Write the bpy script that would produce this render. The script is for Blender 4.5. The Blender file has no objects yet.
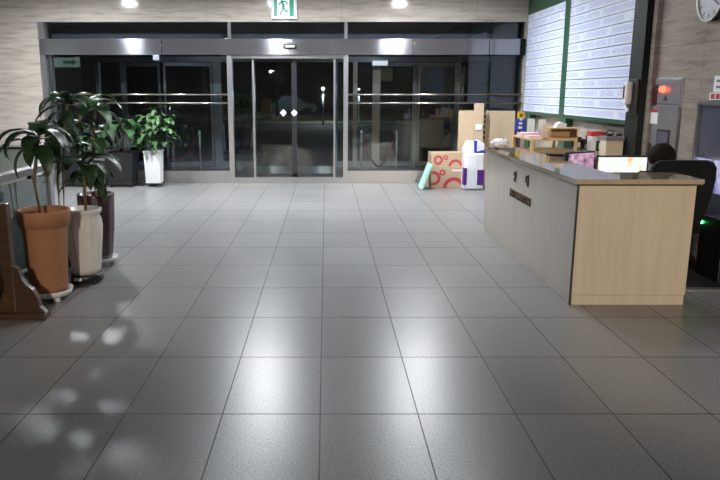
import bpy, bmesh, math, random
from mathutils import Vector, Matrix
random.seed(7)
scn = bpy.context.scene
COL = scn.collection
PI = math.pi

# ------------------------------------------------------------------ camera model (used to read real positions)
F, CX, CY, H = 700.0, 326.0, 240.0, 1.8
P = math.atan(0.2114)
CP, SP = math.cos(P), math.sin(P)
def ray(px, py):
    u, v = (px - CX) / F, (py - CY) / F
    return Vector((u, CP - v * SP, -SP - v * CP))
def at_y(px, py, Y):
    d = ray(px, py); t = Y / d.y
    return Vector((d.x * t, Y, H + d.z * t))
def at_x(px, py, X):
    d = ray(px, py); t = X / d.x
    return Vector((X, d.y * t, H + d.z * t))

# ------------------------------------------------------------------ materials
def newmat(name):
    m = bpy.data.materials.new(name); m.use_nodes = True
    nt = m.node_tree; b = nt.nodes['Principled BSDF']
    return m, nt, b
def N(nt, t, **kw):
    n = nt.nodes.new(t)
    for k, v in kw.items(): setattr(n, k, v)
    return n
def plain(name, col, rough=.5, metal=0, coat=0, emit=None, es=0, var=0.06, scale=12, bump=0, spec=.5):
    m, nt, b = newmat(name)
    b.inputs['Roughness'].default_value = rough
    b.inputs['Metallic'].default_value = metal
    b.inputs['Coat Weight'].default_value = coat
    b.inputs['Specular IOR Level'].default_value = spec
    tc = N(nt, 'ShaderNodeTexCoord'); no = N(nt, 'ShaderNodeTexNoise')
    no.inputs['Scale'].default_value = scale; no.inputs['Detail'].default_value = 4
    nt.links.new(tc.outputs['Object'], no.inputs['Vector'])
    mx = N(nt, 'ShaderNodeMix', data_type='RGBA')
    c = Vector(col)
    mx.inputs[6].default_value = (*(c * (1 - var)), 1); mx.inputs[7].default_value = (*[min(1, x) for x in c * (1 + var)], 1)
    nt.links.new(no.outputs['Fac'], mx.inputs[0]); nt.links.new(mx.outputs[2], b.inputs['Base Color'])
    if bump:
        bp = N(nt, 'ShaderNodeBump'); bp.inputs['Strength'].default_value = bump; bp.inputs['Distance'].default_value = .01
        nt.links.new(no.outputs['Fac'], bp.inputs['Height']); nt.links.new(bp.outputs['Normal'], b.inputs['Normal'])
    if emit:
        b.inputs['Emission Color'].default_value = (*emit, 1); b.inputs['Emission Strength'].default_value = es
    return m
def ramp(nt, stops, interp='LINEAR'):
    r = N(nt, 'ShaderNodeValToRGB'); e = r.color_ramp.elements
    r.color_ramp.interpolation = interp
    e[0].position, e[0].color = stops[0][0], (*stops[0][1], 1)
    e[1].position, e[1].color = stops[1][0], (*stops[1][1], 1)
    for p, c in stops[2:]:
        x = e.new(p); x.color = (*c, 1)
    return r
def math_n(nt, op, a, b=None):
    n = N(nt, 'ShaderNodeMath', operation=op)
    for i, v in enumerate((a, b)):
        if v is None: continue
        if isinstance(v, (int, float)): n.inputs[i].default_value = v
        else: nt.links.new(v, n.inputs[i])
    return n.outputs[0]
TW, TD, TX, TY = .558, .877, -.033, 3.708
def joint_mask(nt, src, period, off, width):
    a = math_n(nt, 'SUBTRACT', src, off - period / 2)
    a = math_n(nt, 'FLOORED_MODULO', a, period)
    a = math_n(nt, 'SUBTRACT', a, period / 2)
    a = math_n(nt, 'ABSOLUTE', a)
    return math_n(nt, 'LESS_THAN', a, width / 2)
def mat_floor():
    m, nt, b = newmat('polished_terrazzo')
    g = N(nt, 'ShaderNodeNewGeometry'); s = N(nt, 'ShaderNodeSeparateXYZ'); nt.links.new(g.outputs['Position'], s.inputs[0])
    j = math_n(nt, 'MAXIMUM', joint_mask(nt, s.outputs[0], TW, TX, .008), joint_mask(nt, s.outputs[1], TD, TY, .012))
    v = N(nt, 'ShaderNodeTexNoise'); v.inputs['Scale'].default_value = 95; v.inputs['Detail'].default_value = 3; v.inputs['Roughness'].default_value = .7
    nt.links.new(g.outputs['Position'], v.inputs['Vector'])
    r = ramp(nt, [(.30, (.112, .110, .108)), (.72, (.315, .312, .308)), (.5, (.205, .202, .199))])
    nt.links.new(v.outputs['Fac'], r.inputs[0])
    # each tile a slightly different shade
    fx = math_n(nt, 'FLOOR', math_n(nt, 'DIVIDE', math_n(nt, 'SUBTRACT', s.outputs[0], TX), TW))
    fy = math_n(nt, 'FLOOR', math_n(nt, 'DIVIDE', math_n(nt, 'SUBTRACT', s.outputs[1], TY), TD))
    cb = N(nt, 'ShaderNodeCombineXYZ'); nt.links.new(fx, cb.inputs[0]); nt.links.new(fy, cb.inputs[1])
    wn = N(nt, 'ShaderNodeTexWhiteNoise', noise_dimensions='2D'); nt.links.new(cb.outputs[0], wn.inputs['Vector'])
    sh = math_n(nt, 'MULTIPLY_ADD', wn.outputs['Value'], .16); sh.node.inputs[2].default_value = .92
    hv = N(nt, 'ShaderNodeVectorMath', operation='SCALE'); nt.links.new(r.outputs[0], hv.inputs[0]); nt.links.new(sh, hv.inputs['Scale'])
    mx = N(nt, 'ShaderNodeMix', data_type='RGBA'); nt.links.new(j, mx.inputs[0]); nt.links.new(hv.outputs[0], mx.inputs[6])
    mx.inputs[7].default_value = (.035, .034, .033, 1)
    nt.links.new(mx.outputs[2], b.inputs['Base Color'])
    n2 = N(nt, 'ShaderNodeTexNoise'); n2.inputs['Scale'].default_value = 1.3; n2.inputs['Detail'].default_value = 5
    nt.links.new(g.outputs['Position'], n2.inputs['Vector'])
    ro = math_n(nt, 'MULTIPLY', j, .2)
    r2 = math_n(nt, 'MULTIPLY_ADD', n2.outputs['Fac'], .05); r2.node.inputs[2].default_value = FLOOR_ROUGH
    nt.links.new(math_n(nt, 'ADD', ro, r2), b.inputs['Roughness'])
    b.inputs['Specular IOR Level'].default_value = FLOOR_SPEC
    bp = N(nt, 'ShaderNodeBump'); bp.inputs['Strength'].default_value = .05; bp.inputs['Distance'].default_value = .004
    nt.links.new(v.outputs['Fac'], bp.inputs['Height']); nt.links.new(bp.outputs['Normal'], b.inputs['Normal'])
    return m
FLOOR_ROUGH, FLOOR_SPEC = .285, .38
def mat_stone(name, c1, c2, c3, ax, per_h, off_h, per_v, off_v):
    """polished beige stone: fine horizontal veins, slab joints; ax = the wall's horizontal axis"""
    m, nt, b = newmat(name)
    g = N(nt, 'ShaderNodeNewGeometry'); s = N(nt, 'ShaderNodeSeparateXYZ'); nt.links.new(g.outputs['Position'], s.inputs[0])
    mp = N(nt, 'ShaderNodeMapping'); nt.links.new(g.outputs['Position'], mp.inputs['Vector'])
    mp.inputs['Scale'].default_value = (1.1, 1.1, 9)
    n1 = N(nt, 'ShaderNodeTexNoise'); n1.inputs['Scale'].default_value = 1.6; n1.inputs['Detail'].default_value = 8; n1.inputs['Roughness'].default_value = .68
    nt.links.new(mp.outputs[0], n1.inputs['Vector'])
    r = ramp(nt, [(.28, c1), (.72, c3), (.5, c2)]); nt.links.new(n1.outputs['Fac'], r.inputs[0])
    n3 = N(nt, 'ShaderNodeTexNoise'); n3.inputs['Scale'].default_value = 22; n3.inputs['Detail'].default_value = 2
    nt.links.new(mp.outputs[0], n3.inputs['Vector'])
    pit = math_n(nt, 'LESS_THAN', n3.outputs['Fac'], .31)
    m1 = N(nt, 'ShaderNodeMix', data_type='RGBA'); nt.links.new(math_n(nt, 'MULTIPLY', pit, .45), m1.inputs[0]); nt.links.new(r.outputs[0], m1.inputs[6])
    m1.inputs[7].default_value = (*[x * .45 for x in c1], 1)
    j = math_n(nt, 'MAXIMUM', joint_mask(nt, s.outputs[ax], per_h, off_h, .006), joint_mask(nt, s.outputs[2], per_v, off_v, .006))
    m2 = N(nt, 'ShaderNodeMix', data_type='RGBA'); nt.links.new(math_n(nt, 'MULTIPLY', j, .6), m2.inputs[0]); nt.links.new(m1.outputs[2], m2.inputs[6])
    m2.inputs[7].default_value = (*[x * .4 for x in c1], 1)
    nt.links.new(m2.outputs[2], b.inputs['Base Color'])
    b.inputs['Roughness'].default_value = .09
    return m
def mat_glass(name, tint, f0=.06, rough=0.0):
    m, nt, b = newmat(name); nt.nodes.remove(b)
    out = nt.nodes['Material Output']
    tr = N(nt, 'ShaderNodeBsdfTransparent'); tr.inputs[0].default_value = (*tint, 1)
    gl = N(nt, 'ShaderNodeBsdfGlossy'); gl.inputs['Roughness'].default_value = rough; gl.inputs[0].default_value = (.95, .97, 1, 1)
    lw = N(nt, 'ShaderNodeFresnel'); lw.inputs[0].default_value = 1.5
    fa = math_n(nt, 'MULTIPLY', lw.outputs[0], 2.3); fa = math_n(nt, 'MINIMUM', fa, .9)
    mx = N(nt, 'ShaderNodeMixShader'); nt.links.new(fa, mx.inputs[0]); nt.links.new(tr.outputs[0], mx.inputs[1]); nt.links.new(gl.outputs[0], mx.inputs[2])
    nt.links.new(mx.outputs[0], out.inputs[0])
    return m
def mat_wood(name, c1, c2, scale=(14, 14, 1.2), rough=.35, coat=.2):
    m, nt, b = newmat(name)
    tc = N(nt, 'ShaderNodeTexCoord'); mp = N(nt, 'ShaderNodeMapping'); nt.links.new(tc.outputs['Object'], mp.inputs[0])
    mp.inputs['Scale'].default_value = scale
    n = N(nt, 'ShaderNodeTexNoise'); n.inputs['Scale'].default_value = 1.6; n.inputs['Detail'].default_value = 7; n.inputs['Roughness'].default_value = .6
    nt.links.new(mp.outputs[0], n.inputs['Vector'])
    r = ramp(nt, [(.3, c1), (.7, c2)]); nt.links.new(n.outputs['Fac'], r.inputs[0]); nt.links.new(r.outputs[0], b.inputs['Base Color'])
    b.inputs['Roughness'].default_value = rough; b.inputs['Coat Weight'].default_value = coat; b.inputs['Coat Roughness'].default_value = .15
    return m
def mat_leaf(name, c1, c2):
    m, nt, b = newmat(name)
    tc = N(nt, 'ShaderNodeTexCoord'); n = N(nt, 'ShaderNodeTexNoise'); n.inputs['Scale'].default_value = 9; nt.links.new(tc.outputs['Object'], n.inputs[0])
    r = ramp(nt, [(.3, c1), (.7, c2)]); nt.links.new(n.outputs['Fac'], r.inputs[0]); nt.links.new(r.outputs[0], b.inputs['Base Color'])
    b.inputs['Roughness'].default_value = .42; b.inputs['Specular IOR Level'].default_value = .4
    return m
def mat_strip():
    """white name strip with rows of small blue lettering (too small to read in the photo)"""
    m, nt, b = newmat('directory_strip')
    tc = N(nt, 'ShaderNodeTexCoord'); s = N(nt, 'ShaderNodeSeparateXYZ'); nt.links.new(tc.outputs['Object'], s.inputs[0])
    mp = N(nt, 'ShaderNodeMapping'); nt.links.new(tc.outputs['Object'], mp.inputs[0]); mp.inputs['Scale'].default_value = (1, 52, 62)
    oi = N(nt, 'ShaderNodeObjectInfo')
    cb = N(nt, 'ShaderNodeCombineXYZ'); nt.links.new(math_n(nt, 'MULTIPLY', oi.outputs['Random'], 50), cb.inputs[0])
    nt.links.new(cb.outputs[0], mp.inputs['Location'])
    n = N(nt, 'ShaderNodeTexNoise'); n.inputs['Scale'].default_value = 1.0; n.inputs['Detail'].default_value = 3; nt.links.new(mp.outputs[0], n.inputs[0])
    gl = math_n(nt, 'GREATER_THAN', n.outputs['Fac'], .47)
    mp2 = N(nt, 'ShaderNodeMapping'); nt.links.new(tc.outputs['Object'], mp2.inputs[0]); mp2.inputs['Scale'].default_value = (1, 2.2, .5)
    nt.links.new(cb.outputs[0], mp2.inputs['Location'])
    n2 = N(nt, 'ShaderNodeTexNoise'); n2.inputs['Scale'].default_value = 1.3; nt.links.new(mp2.outputs[0], n2.inputs[0])
    wd = math_n(nt, 'GREATER_THAN', n2.outputs['Fac'], .42)
    band = math_n(nt, 'LESS_THAN', math_n(nt, 'ABSOLUTE', s.outputs[2]), .036)
    k = math_n(nt, 'MULTIPLY', math_n(nt, 'MULTIPLY', gl, wd), band)
    mx = N(nt, 'ShaderNodeMix', data_type='RGBA'); nt.links.new(math_n(nt, 'MULTIPLY', k, .45), mx.inputs[0])
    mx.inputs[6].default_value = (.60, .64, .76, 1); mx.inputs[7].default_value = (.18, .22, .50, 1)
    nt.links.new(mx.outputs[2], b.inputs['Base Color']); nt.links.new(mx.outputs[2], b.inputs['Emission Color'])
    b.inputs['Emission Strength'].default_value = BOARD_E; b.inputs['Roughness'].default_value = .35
    return m
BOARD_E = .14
def mat_screen(name, cols, es, scale):
    m, nt, b = newmat(name)
    tc = N(nt, 'ShaderNodeTexCoord'); mp = N(nt, 'ShaderNodeMapping'); nt.links.new(tc.outputs['Object'], mp.inputs[0])
    mp.inputs['Scale'].default_value = scale
    n = N(nt, 'ShaderNodeTexNoise'); n.inputs['Scale'].default_value = 1; n.inputs['Detail'].default_value = 2; nt.links.new(mp.outputs[0], n.inputs[0])
    r = ramp(nt, cols); nt.links.new(n.outputs['Fac'], r.inputs[0])
    nt.links.new(r.outputs[0], b.inputs['Emission Color']); b.inputs['Emission Strength'].default_value = es
    b.inputs['Base Color'].default_value = (.02, .02, .02, 1); b.inputs['Roughness'].default_value = .2
    return m

M = {}
M['floor'] = mat_floor()
M['stone'] = mat_stone('beige_travertine', (.33, .285, .24), (.52, .46, .395), (.63, .565, .495), 0, 2.6, -2.3, .92, 2.83)
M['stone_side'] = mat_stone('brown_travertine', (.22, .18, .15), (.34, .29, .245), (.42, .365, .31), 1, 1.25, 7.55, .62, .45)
M['ceiling'] = plain('white_ceiling', (.84, .84, .83), .8)
M['steel'] = plain('brushed_steel', (.52, .52, .53), .28, 1)
def mat_brushed(name, col, rough, an):
    m, nt, b = newmat(name)
    b.inputs['Base Color'].default_value = (*col, 1); b.inputs['Metallic'].default_value = .91; b.inputs['Roughness'].default_value = rough
    b.inputs['Anisotropic'].default_value = an
    cb = N(nt, 'ShaderNodeCombineXYZ'); cb.inputs[2].default_value = 1
    nt.links.new(cb.outputs[0], b.inputs['Tangent'])
    return m
M['steel_pale'] = plain('satin_steel', (.46, .46, .46), .36, .85)
M['mirror_steel'] = mat_brushed('polished_steel', (.56, .56, .60), .15, .93)
M['dark_steel'] = plain('dark_bronze_metal', (.06, .06, .065), .35, .7)
M['glass'] = mat_glass('clear_glass', (.80, .84, .86))
M['glass_out'] = mat_glass('outer_glass', (.72, .80, .82))
M['glass_rail'] = mat_glass('balustrade_glass', (.84, .92, .90))
M['laminate'] = mat_wood('pale_oak_laminate', (.52, .45, .345), (.61, .535, .415), (7, 7, .5), .38, .15)
M['front_panel'] = mat_wood('grey_beige_laminate', (.54, .485, .42), (.61, .55, .48), (3, 5, .22), .16, .4)
M['counter_top'] = mat_wood('glossy_counter_top', (.40, .32, .21), (.48, .40, .29), (9, 1, 9), .10, 1.0)
_n = M['counter_top'].node_tree.nodes['Principled BSDF']; _n.inputs['Coat IOR'].default_value = 2.0; _n.inputs['Coat Roughness'].default_value = .05
M['brown_wood'] = mat_wood('dark_red_brown_wood', (.036, .019, .010), (.08, .042, .022), (3, 3, 14), .4, .2)
M['light_wood'] = mat_wood('light_pine', (.50, .33, .15), (.62, .43, .22), (8, 2, 8), .45, 0)
M['terracotta'] = plain('terracotta', (.38, .17, .085), .62, var=.1, scale=6)
M['white_glaze'] = plain('white_glazed_ceramic', (.74, .73, .69), .22, coat=.4)
M['maroon_glaze'] = plain('dark_maroon_glaze', (.045, .012, .014), .22, coat=.5)
M['white_plastic'] = plain('white_plastic', (.80, .80, .79), .4)
M['black_plastic'] = plain('black_plastic', (.013, .013, .014), .4)
M['grey_plastic'] = plain('grey_planter', (.17, .17, .185), .5)
M['black_planter'] = plain('black_planter', (.012, .012, .014), .45)
M['soil'] = plain('soil', (.045, .03, .02), .95, var=.5, scale=60, bump=.6)
M['cane'] = plain('plant_cane', (.16, .12, .07), .7, var=.45, scale=35)
M['leaf_dark'] = mat_leaf('dark_leaf', (.010, .030, .012), (.028, .075, .022))
M['leaf_mid'] = mat_leaf('mid_leaf', (.018, .06, .018), (.05, .13, .04))
M['leaf_bright'] = mat_leaf('bright_leaf', (.035, .09, .035), (.09, .18, .07))
M['mint'] = plain('mint_white_paint', (.50, .59, .55), .4)
M['mint_board'] = plain('mint_foam', (.42, .70, .62), .5)
M['kraft'] = plain('kraft_cardboard', (.46, .34, .22), .75)
M['carton'] = plain('pale_carton', (.52, .40, .27), .75)
M['red_ink'] = plain('red_print', (.42, .045, .05), .6)
M['white_ink'] = plain('white_print', (.75, .72, .68), .6)
M['green_frame'] = plain('dark_green_frame', (.018, .075, .040), .35)
M['dark_frame'] = plain('black_green_frame', (.005, .010, .008), .55, spec=.25)
M['strip'] = mat_strip()
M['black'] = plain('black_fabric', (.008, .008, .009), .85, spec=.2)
M['suit'] = plain('dark_jacket', (.011, .011, .013), .8)
M['skin'] = plain('skin', (.33, .18, .12), .55)
M['hair'] = plain('dark_hair', (.012, .008, .006), .8, spec=.15)
M['gold'] = plain('dark_gold_letter', (.16, .10, .035), .35, .8)
M['cabinet'] = plain('grey_steel_cabinet', (.30, .295, .31), .32, .55)
M['red_lamp'] = plain('red_lamp', (.8, .03, .02), .3, emit=(1, .06, .03), es=6)
M['dark_red'] = plain('dark_red_plastic', (.06, .008, .008), .35)
M['exit_green'] = plain('exit_green', (.005, .20, .11), .4, emit=(.01, .32, .19), es=.3)
M['exit_white'] = plain('exit_white', (.7, .85, .8), .4, emit=(.75, 1, .92), es=.42)
M['reflection_white'] = plain('reflection_face', (.8, .82, .85), .4, emit=(.9, .95, 1), es=.9)
M['lamp'] = plain('lamp_diffuser', (.9, .9, .9), .5, emit=(.90, .945, 1.0), es=1)
M['blue'] = plain('blue_print', (.02, .04, .38), .45)
M['purple'] = plain('purple_print', (.07, .01, .16), .4)
M['packaging'] = plain('white_film', (.80, .80, .84), .3, var=.12, scale=25, bump=.5)
M['yellow'] = plain('yellow_print', (.75, .50, .02), .5)
M['pink_paper'] = plain('pink_paper', (.78, .52, .58), .7)
M['white_paper'] = plain('white_paper', (.78, .79, .82), .7)
M['red'] = plain('red_paint', (.45, .03, .03), .45)
M['cream'] = plain('cream_paint', (.62, .52, .40), .6)
M['post_metal'] = plain('satin_chrome', (.80, .76, .70), .35, .2)
M['rope'] = plain('red_velvet_rope', (.20, .018, .04), .8)
M['brass'] = plain('polished_chrome', (.55, .53, .48), .2, 1)
M['beige_frame'] = plain('beige_metal', (.62, .53, .43), .45, .2)
M['grey_frame'] = plain('grey_metal', (.36, .38, .42), .4, .5)
M['asphalt'] = plain('asphalt', (.03, .03, .032), .85, bump=.3, scale=40)
M['grass'] = plain('night_grass', (.10, .13, .06), .9, var=.4, scale=20)
M['bark'] = plain('bark', (.12, .09, .06), .9, var=.3, bump=.5)
M['car'] = plain('car_paint', (.12, .14, .15), .2, .4, coat=.6)
M['rubber'] = plain('rubber', (.012, .012, .012), .7)
M['sheen_backing'] = plain('sheen_backing', (.20, .21, .25), .6)
M['wall_dark'] = plain('night_wall', (.06, .06, .065), .8)
M['window_lit'] = plain('lit_window', (.3, .3, .25), .5, emit=(1, .8, .5), es=.08)
M['globe'] = plain('lamp_globe', (.9, .9, .85), .4, emit=(1, .93, .78), es=14)
M['bright'] = mat_screen('bright_screen', [(.30, (1, .35, .40)), (.66, (1, 1, 1)), (.42, (1, .82, .45)), (.5, (.75, .9, 1))], 1.05, (9, 9, 13))
M['pinkish'] = mat_screen('pink_screen', [(.30, (.25, .08, .22)), (.65, (.95, .75, .9)), (.5, (.75, .42, .62))], .62, (14, 14, 14))
M['lavender'] = mat_screen('lavender_reflection', [(.35, (.14, .13, .30)), (.65, (.62, .60, .90)), (.5, (.40, .38, .68))], .75, (5, 7, 9))
M['led_green'] = plain('green_led', (0, .6, .1), .4, emit=(.05, 1, .15), es=14)
M['led_red'] = plain('red_led', (.6, .1, 0), .4, emit=(1, .25, .05), es=8)
M['panel_glass'] = plain('blue_black_glass', (.09, .10, .145), .12, spec=1.0)
M['clock_face'] = plain('clock_face', (.42, .43, .48), .35)
M['stone_out'] = plain('pale_stone', (.34, .31, .24), .8)
M['brown_sign'] = plain('brown_board', (.30, .14, .06), .6)

# ------------------------------------------------------------------ mesh builder
class MB:
    def __init__(s): s.bm = bmesh.new()
    def _xf(s, vs, mat):
        if mat is not None: bmesh.ops.transform(s.bm, matrix=mat, verts=vs)
    def box(s, x0, y0, z0, x1, y1, z1, bev=0, mat=None):
        r = bmesh.ops.create_cube(s.bm, size=1)
        vs = r['verts']
        for v in vs:
            v.co = Vector(((x0 + x1) / 2 + v.co.x * (x1 - x0), (y0 + y1) / 2 + v.co.y * (y1 - y0), (z0 + z1) / 2 + v.co.z * (z1 - z0)))
        if bev:
            es = list({e for v in vs for e in v.link_edges})
            r = bmesh.ops.bevel(s.bm, geom=es, offset=bev, segments=2, affect='EDGES', profile=.6)
            vs = list({v for f in r['faces'] for v in f.verts} | {v for v in vs if v.is_valid})
        s._xf(vs, mat); return s
    def lathe(s, prof, seg=32, c=(0, 0, 0), mat=None, mod=None, cap=True):
        rows = []; new = []
        for r, z in prof:
            row = []
            for i in range(seg):
                a = 2 * PI * i / seg
                rr = r * (mod(a, z) if mod else 1)
                v = s.bm.verts.new((c[0] + rr * math.cos(a), c[1] + rr * math.sin(a), c[2] + z)); row.append(v); new.append(v)
            rows.append(row)
        for a, b in zip(rows, rows[1:]):
            for i in range(seg):
                f = s.bm.faces.new((a[i], a[(i + 1) % seg], b[(i + 1) % seg], b[i])); f.smooth = True
        if cap and prof[0][0] > 1e-6: s.bm.faces.new(list(reversed(rows[0])))
        if cap and prof[-1][0] > 1e-6: s.bm.faces.new(rows[-1])
        s._xf(new, mat); return s
    def cyl(s, c, r, h, seg=24, r2=None, mat=None):
        r2 = r if r2 is None else r2
        return s.lathe([(r, 0), (r2, h)], seg, c, mat)
    def tube(s, pts, r, seg=8, rs=None):
        pts = [Vector(p) for p in pts]; rows = []
        up = Vector((0, 0, 1))
        for i, p in enumerate(pts):
            t = (pts[min(i + 1, len(pts) - 1)] - pts[max(i - 1, 0)]).normalized()
            a = t.cross(up)
            if a.length < .05: a = t.cross(Vector((1, 0, 0)))
            a.normalize(); b = t.cross(a).normalized()
            rr = rs[i] if rs else r
            rows.append([s.bm.verts.new(p + (a * math.cos(q) + b * math.sin(q)) * rr) for q in [2 * PI * k / seg for k in range(seg)]])
        for x, y in zip(rows, rows[1:]):
            for i in range(seg):
                f = s.bm.faces.new((x[i], x[(i + 1) % seg], y[(i + 1) % seg], y[i])); f.smooth = True
        s.bm.faces.new(list(reversed(rows[0]))); s.bm.faces.new(rows[-1]); return s
    def prism(s, poly, d0, d1, plane='xz', mat=None):
        def mk(a, b, d): return {'xz': (a, d, b), 'yz': (d, a, b), 'xy': (a, b, d)}[plane]
        A = [s.bm.verts.new(mk(a, b, d0)) for a, b in poly]; B = [s.bm.verts.new(mk(a, b, d1)) for a, b in poly]
        n = len(poly)
        s.bm.faces.new(A); s.bm.faces.new(list(reversed(B)))
        for i in range(n): s.bm.faces.new((A[i], B[i], B[(i + 1) % n], A[(i + 1) % n]))
        s._xf(A + B, mat); return s
    def sphere(s, c, r, sc=(1, 1, 1), seg=20):
        q = bmesh.ops.create_uvsphere(s.bm, u_segments=seg, v_segments=seg // 2 + 2, radius=r)
        for v in q['verts']: v.co = Vector((v.co.x * sc[0], v.co.y * sc[1], v.co.z * sc[2])) + Vector(c)
        for v in q['verts']:
            for f in v.link_faces: f.smooth = True
        return s
    def leaf(s, base, az, el, L, W, droop, n=9, fold=.25, twist=0):
        p = Vector(base); e = el; rows = []
        d = Vector((math.cos(az), math.sin(az), 0)); side0 = Vector((-math.sin(az), math.cos(az), 0))
        for i in range(n + 1):
            t = i / n
            w = W * (math.sin(PI * min(1, t * .93 + .05) ** .8) ** .9) * .5
            if i == n: w = W * .01
            tang = d * math.cos(e) + Vector((0, 0, 1)) * math.sin(e)
            nor = -d * math.sin(e) + Vector((0, 0, 1)) * math.cos(e)
            a = twist * t
            sd = side0 * math.cos(a) + nor * math.sin(a); nn = nor * math.cos(a) - side0 * math.sin(a)
            rows.append([s.bm.verts.new(p + sd * w + nn * w * fold), s.bm.verts.new(p), s.bm.verts.new(p - sd * w + nn * w * fold)])
            p = p + tang * (L / n); e -= droop / n
        for a, b in zip(rows, rows[1:]):
            for k in (0, 1):
                f = s.bm.faces.new((a[k], a[k + 1], b[k + 1], b[k])); f.smooth = True
        return s
    def text(s, body, size, mat, depth=.006, align='CENTER', bold=0):
        cu = bpy.data.curves.new('t', 'FONT'); cu.body = body; cu.size = size; cu.extrude = depth; cu.align_x = align; cu.align_y = 'CENTER'
        cu.offset = bold
        o = bpy.data.objects.new('t', cu); COL.objects.link(o)
        bpy.context.view_layer.update()
        me = o.evaluated_get(bpy.context.evaluated_depsgraph_get()).to_mesh()
        old = set(s.bm.verts)
        s.bm.from_mesh(me)
        new = [v for v in s.bm.verts if v not in old]
        bmesh.ops.transform(s.bm, matrix=mat, verts=new)
        o.evaluated_get(bpy.context.evaluated_depsgraph_get()).to_mesh_clear()
        bpy.data.objects.remove(o); bpy.data.curves.remove(cu)
        return s
    def build(s, name, mat, parent=None, loc=None, recalc=True):
        if recalc: bmesh.ops.recalc_face_normals(s.bm, faces=s.bm.faces)
        me = bpy.data.meshes.new(name); s.bm.to_mesh(me); s.bm.free()
        me.materials.append(M[mat] if isinstance(mat, str) else mat)
        o = bpy.data.objects.new(name, me); COL.objects.link(o)
        if parent: o.parent = parent
        if loc is not None: o.location = loc
        return o
def tag(o, label=None, cat=None, group=None, kind=None):
    if label: o['label'] = label
    if cat: o['category'] = cat
    if group: o['group'] = group
    if kind: o['kind'] = kind
    return o
def thing(name, label, cat, loc=(0, 0, 0), rz=0, group=None, kind=None):
    o = bpy.data.objects.new(name, None); COL.objects.link(o); o.empty_display_size = .1
    o.location = loc; o.rotation_euler = (0, 0, rz)
    return tag(o, label, cat, group, kind)
def copy_tree(o, parent=None):
    c = o.copy(); COL.objects.link(c)
    if parent: c.parent = parent
    for ch in list(o.children): copy_tree(ch, c)
    return c
def bx(name, mat, a, b, parent=None, bev=0, loc=None):
    return MB().box(*a, *b, bev=bev).build(name, mat, parent, loc)
def structure(o, label=None): o['kind'] = 'structure'; return o

# ------------------------------------------------------------------ setting
WX, WY = 3.88, 14.08            # right wall plane, glazed wall plane
LX, BYK, CH = -9.0, -5.0, 3.75  # left wall, wall behind, ceiling height
VY = 17.2                       # outer glazing of the vestibule
structure(bx('floor', 'floor', (LX, BYK, -.1), (4.4, VY + .15, 0)))
structure(bx('ceiling', 'ceiling', (LX, BYK, CH), (4.4, WY + .2, CH + .1)))
structure(bx('wall_left', 'stone', (LX - .2, BYK, 0), (LX, WY, CH)))
structure(bx('wall_behind', 'stone', (LX, BYK - .2, 0), (4.4, BYK, CH)))
structure(bx('wall_right', 'stone_side', (WX + .07, BYK, 0), (WX + .4, WY, CH)))
gx0 = at_y(41.5, 60, WY).x; gx1 = at_y(524, 60, WY).x      # glazed opening
zt = at_y(300, 22, WY).z; zh1 = at_y(300, 39, WY).z; zh0 = at_y(300, 55, WY).z
back = MB()
back.box(LX, WY - .02, 0, gx0, WY + .3, CH)
back.box(gx0, WY - .02, zt, gx1, WY + .3, CH)
back.box(gx1, WY - .02, 0, WX + .07, WY + .3, CH)
structure(back.build('wall_back', 'stone'))
# vestibule shell
structure(bx('wall_vestibule_left', 'wall_dark', (gx0 - .5, WY + .3, 0), (gx0 - .3, VY, 3.2)))
structure(bx('wall_vestibule_right', 'wall_dark', (WX + .07, WY + .3, 0), (WX + .3, VY, 3.2)))
structure(bx('ceiling_vestibule', 'wall_dark', (gx0 - .5, WY + .3, 3.2), (WX + .3, VY + .1, 3.3)))

def glazing(name, parts): 
    o = thing(name, None, None, kind='structure'); return o
jx0 = at_y(228, 100, WY).x; jx1 = at_y(233, 100, WY).x   # left jamb of the doorway
kx0 = at_y(343.5, 100, WY).x; kx1 = at_y(348, 100, WY).x # right jamb
zk = at_y(300, 171, WY).z                                  # top of plinth
def bay(name, xa, xb, mull):
    w = thing(name, None, None, kind='structure')
    bx('pane', 'glass', (xa, WY + .10, zk), (xb, WY + .112, zh0), w)
    bx('plinth', 'steel_pale', (xa, WY, 0), (xb, WY + .2, zk), w, .004)
    for py in (94.6, 103.2):
        z = at_y(300, py, WY - .06).z
        MB().tube([(xa, WY + .02, z), (xb, WY + .02, z)], .022, 10).build('guard_rail', 'brass', w)
    bx('bead', 'dark_steel', (xa, WY + .06, zk), (xb, WY + .15, zk + .02), w)
    for m in mull:
        bx('mullion', 'steel', (m - .02, WY + .04, zk), (m + .02, WY + .16, zh0), w)
    return w
structure(bx('trim_1', 'steel_pale', (gx0, WY - .05, 0), (gx0 + .10, WY + .2, zt)))
bay('window_1', gx0 + .10, jx0, [gx0 + .16])
bay('window_2', kx1, gx1, [])
w3 = thing('window_3', None, None, kind='structure')       # transom lights above the header
ms = [gx0, at_y(229, 30, WY).x, at_y(346, 30, WY).x, at_y(490, 30, WY).x, gx1]
for a, b in zip(ms, ms[1:]): bx('pane', 'glass', (a + .03, WY + .08, zh1), (b - .03, WY + .092, zt), w3)
for m in ms[1:3]: bx('mullion', 'steel', (m - .03, WY + .02, zh1), (m + .03, WY + .14, zt), w3)
bx('cover', 'sheen_backing', (gx0, WY + .6, zh1), (gx1, WY + .65, 3.2), w3)  # blue-grey board standing in for ceiling reflections in the transom glass
t2 = MB()
jj = [gx0, at_y(162, 45, WY).x, at_y(413, 45, WY).x, at_y(489, 45, WY).x, gx1 - .1]
for a, b in zip(jj, jj[1:]): t2.box(a + .004, WY - .06, zh0, b - .004, WY + .2, zh1, .006)
structure(t2.build('trim_2', 'mirror_steel'))
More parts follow.
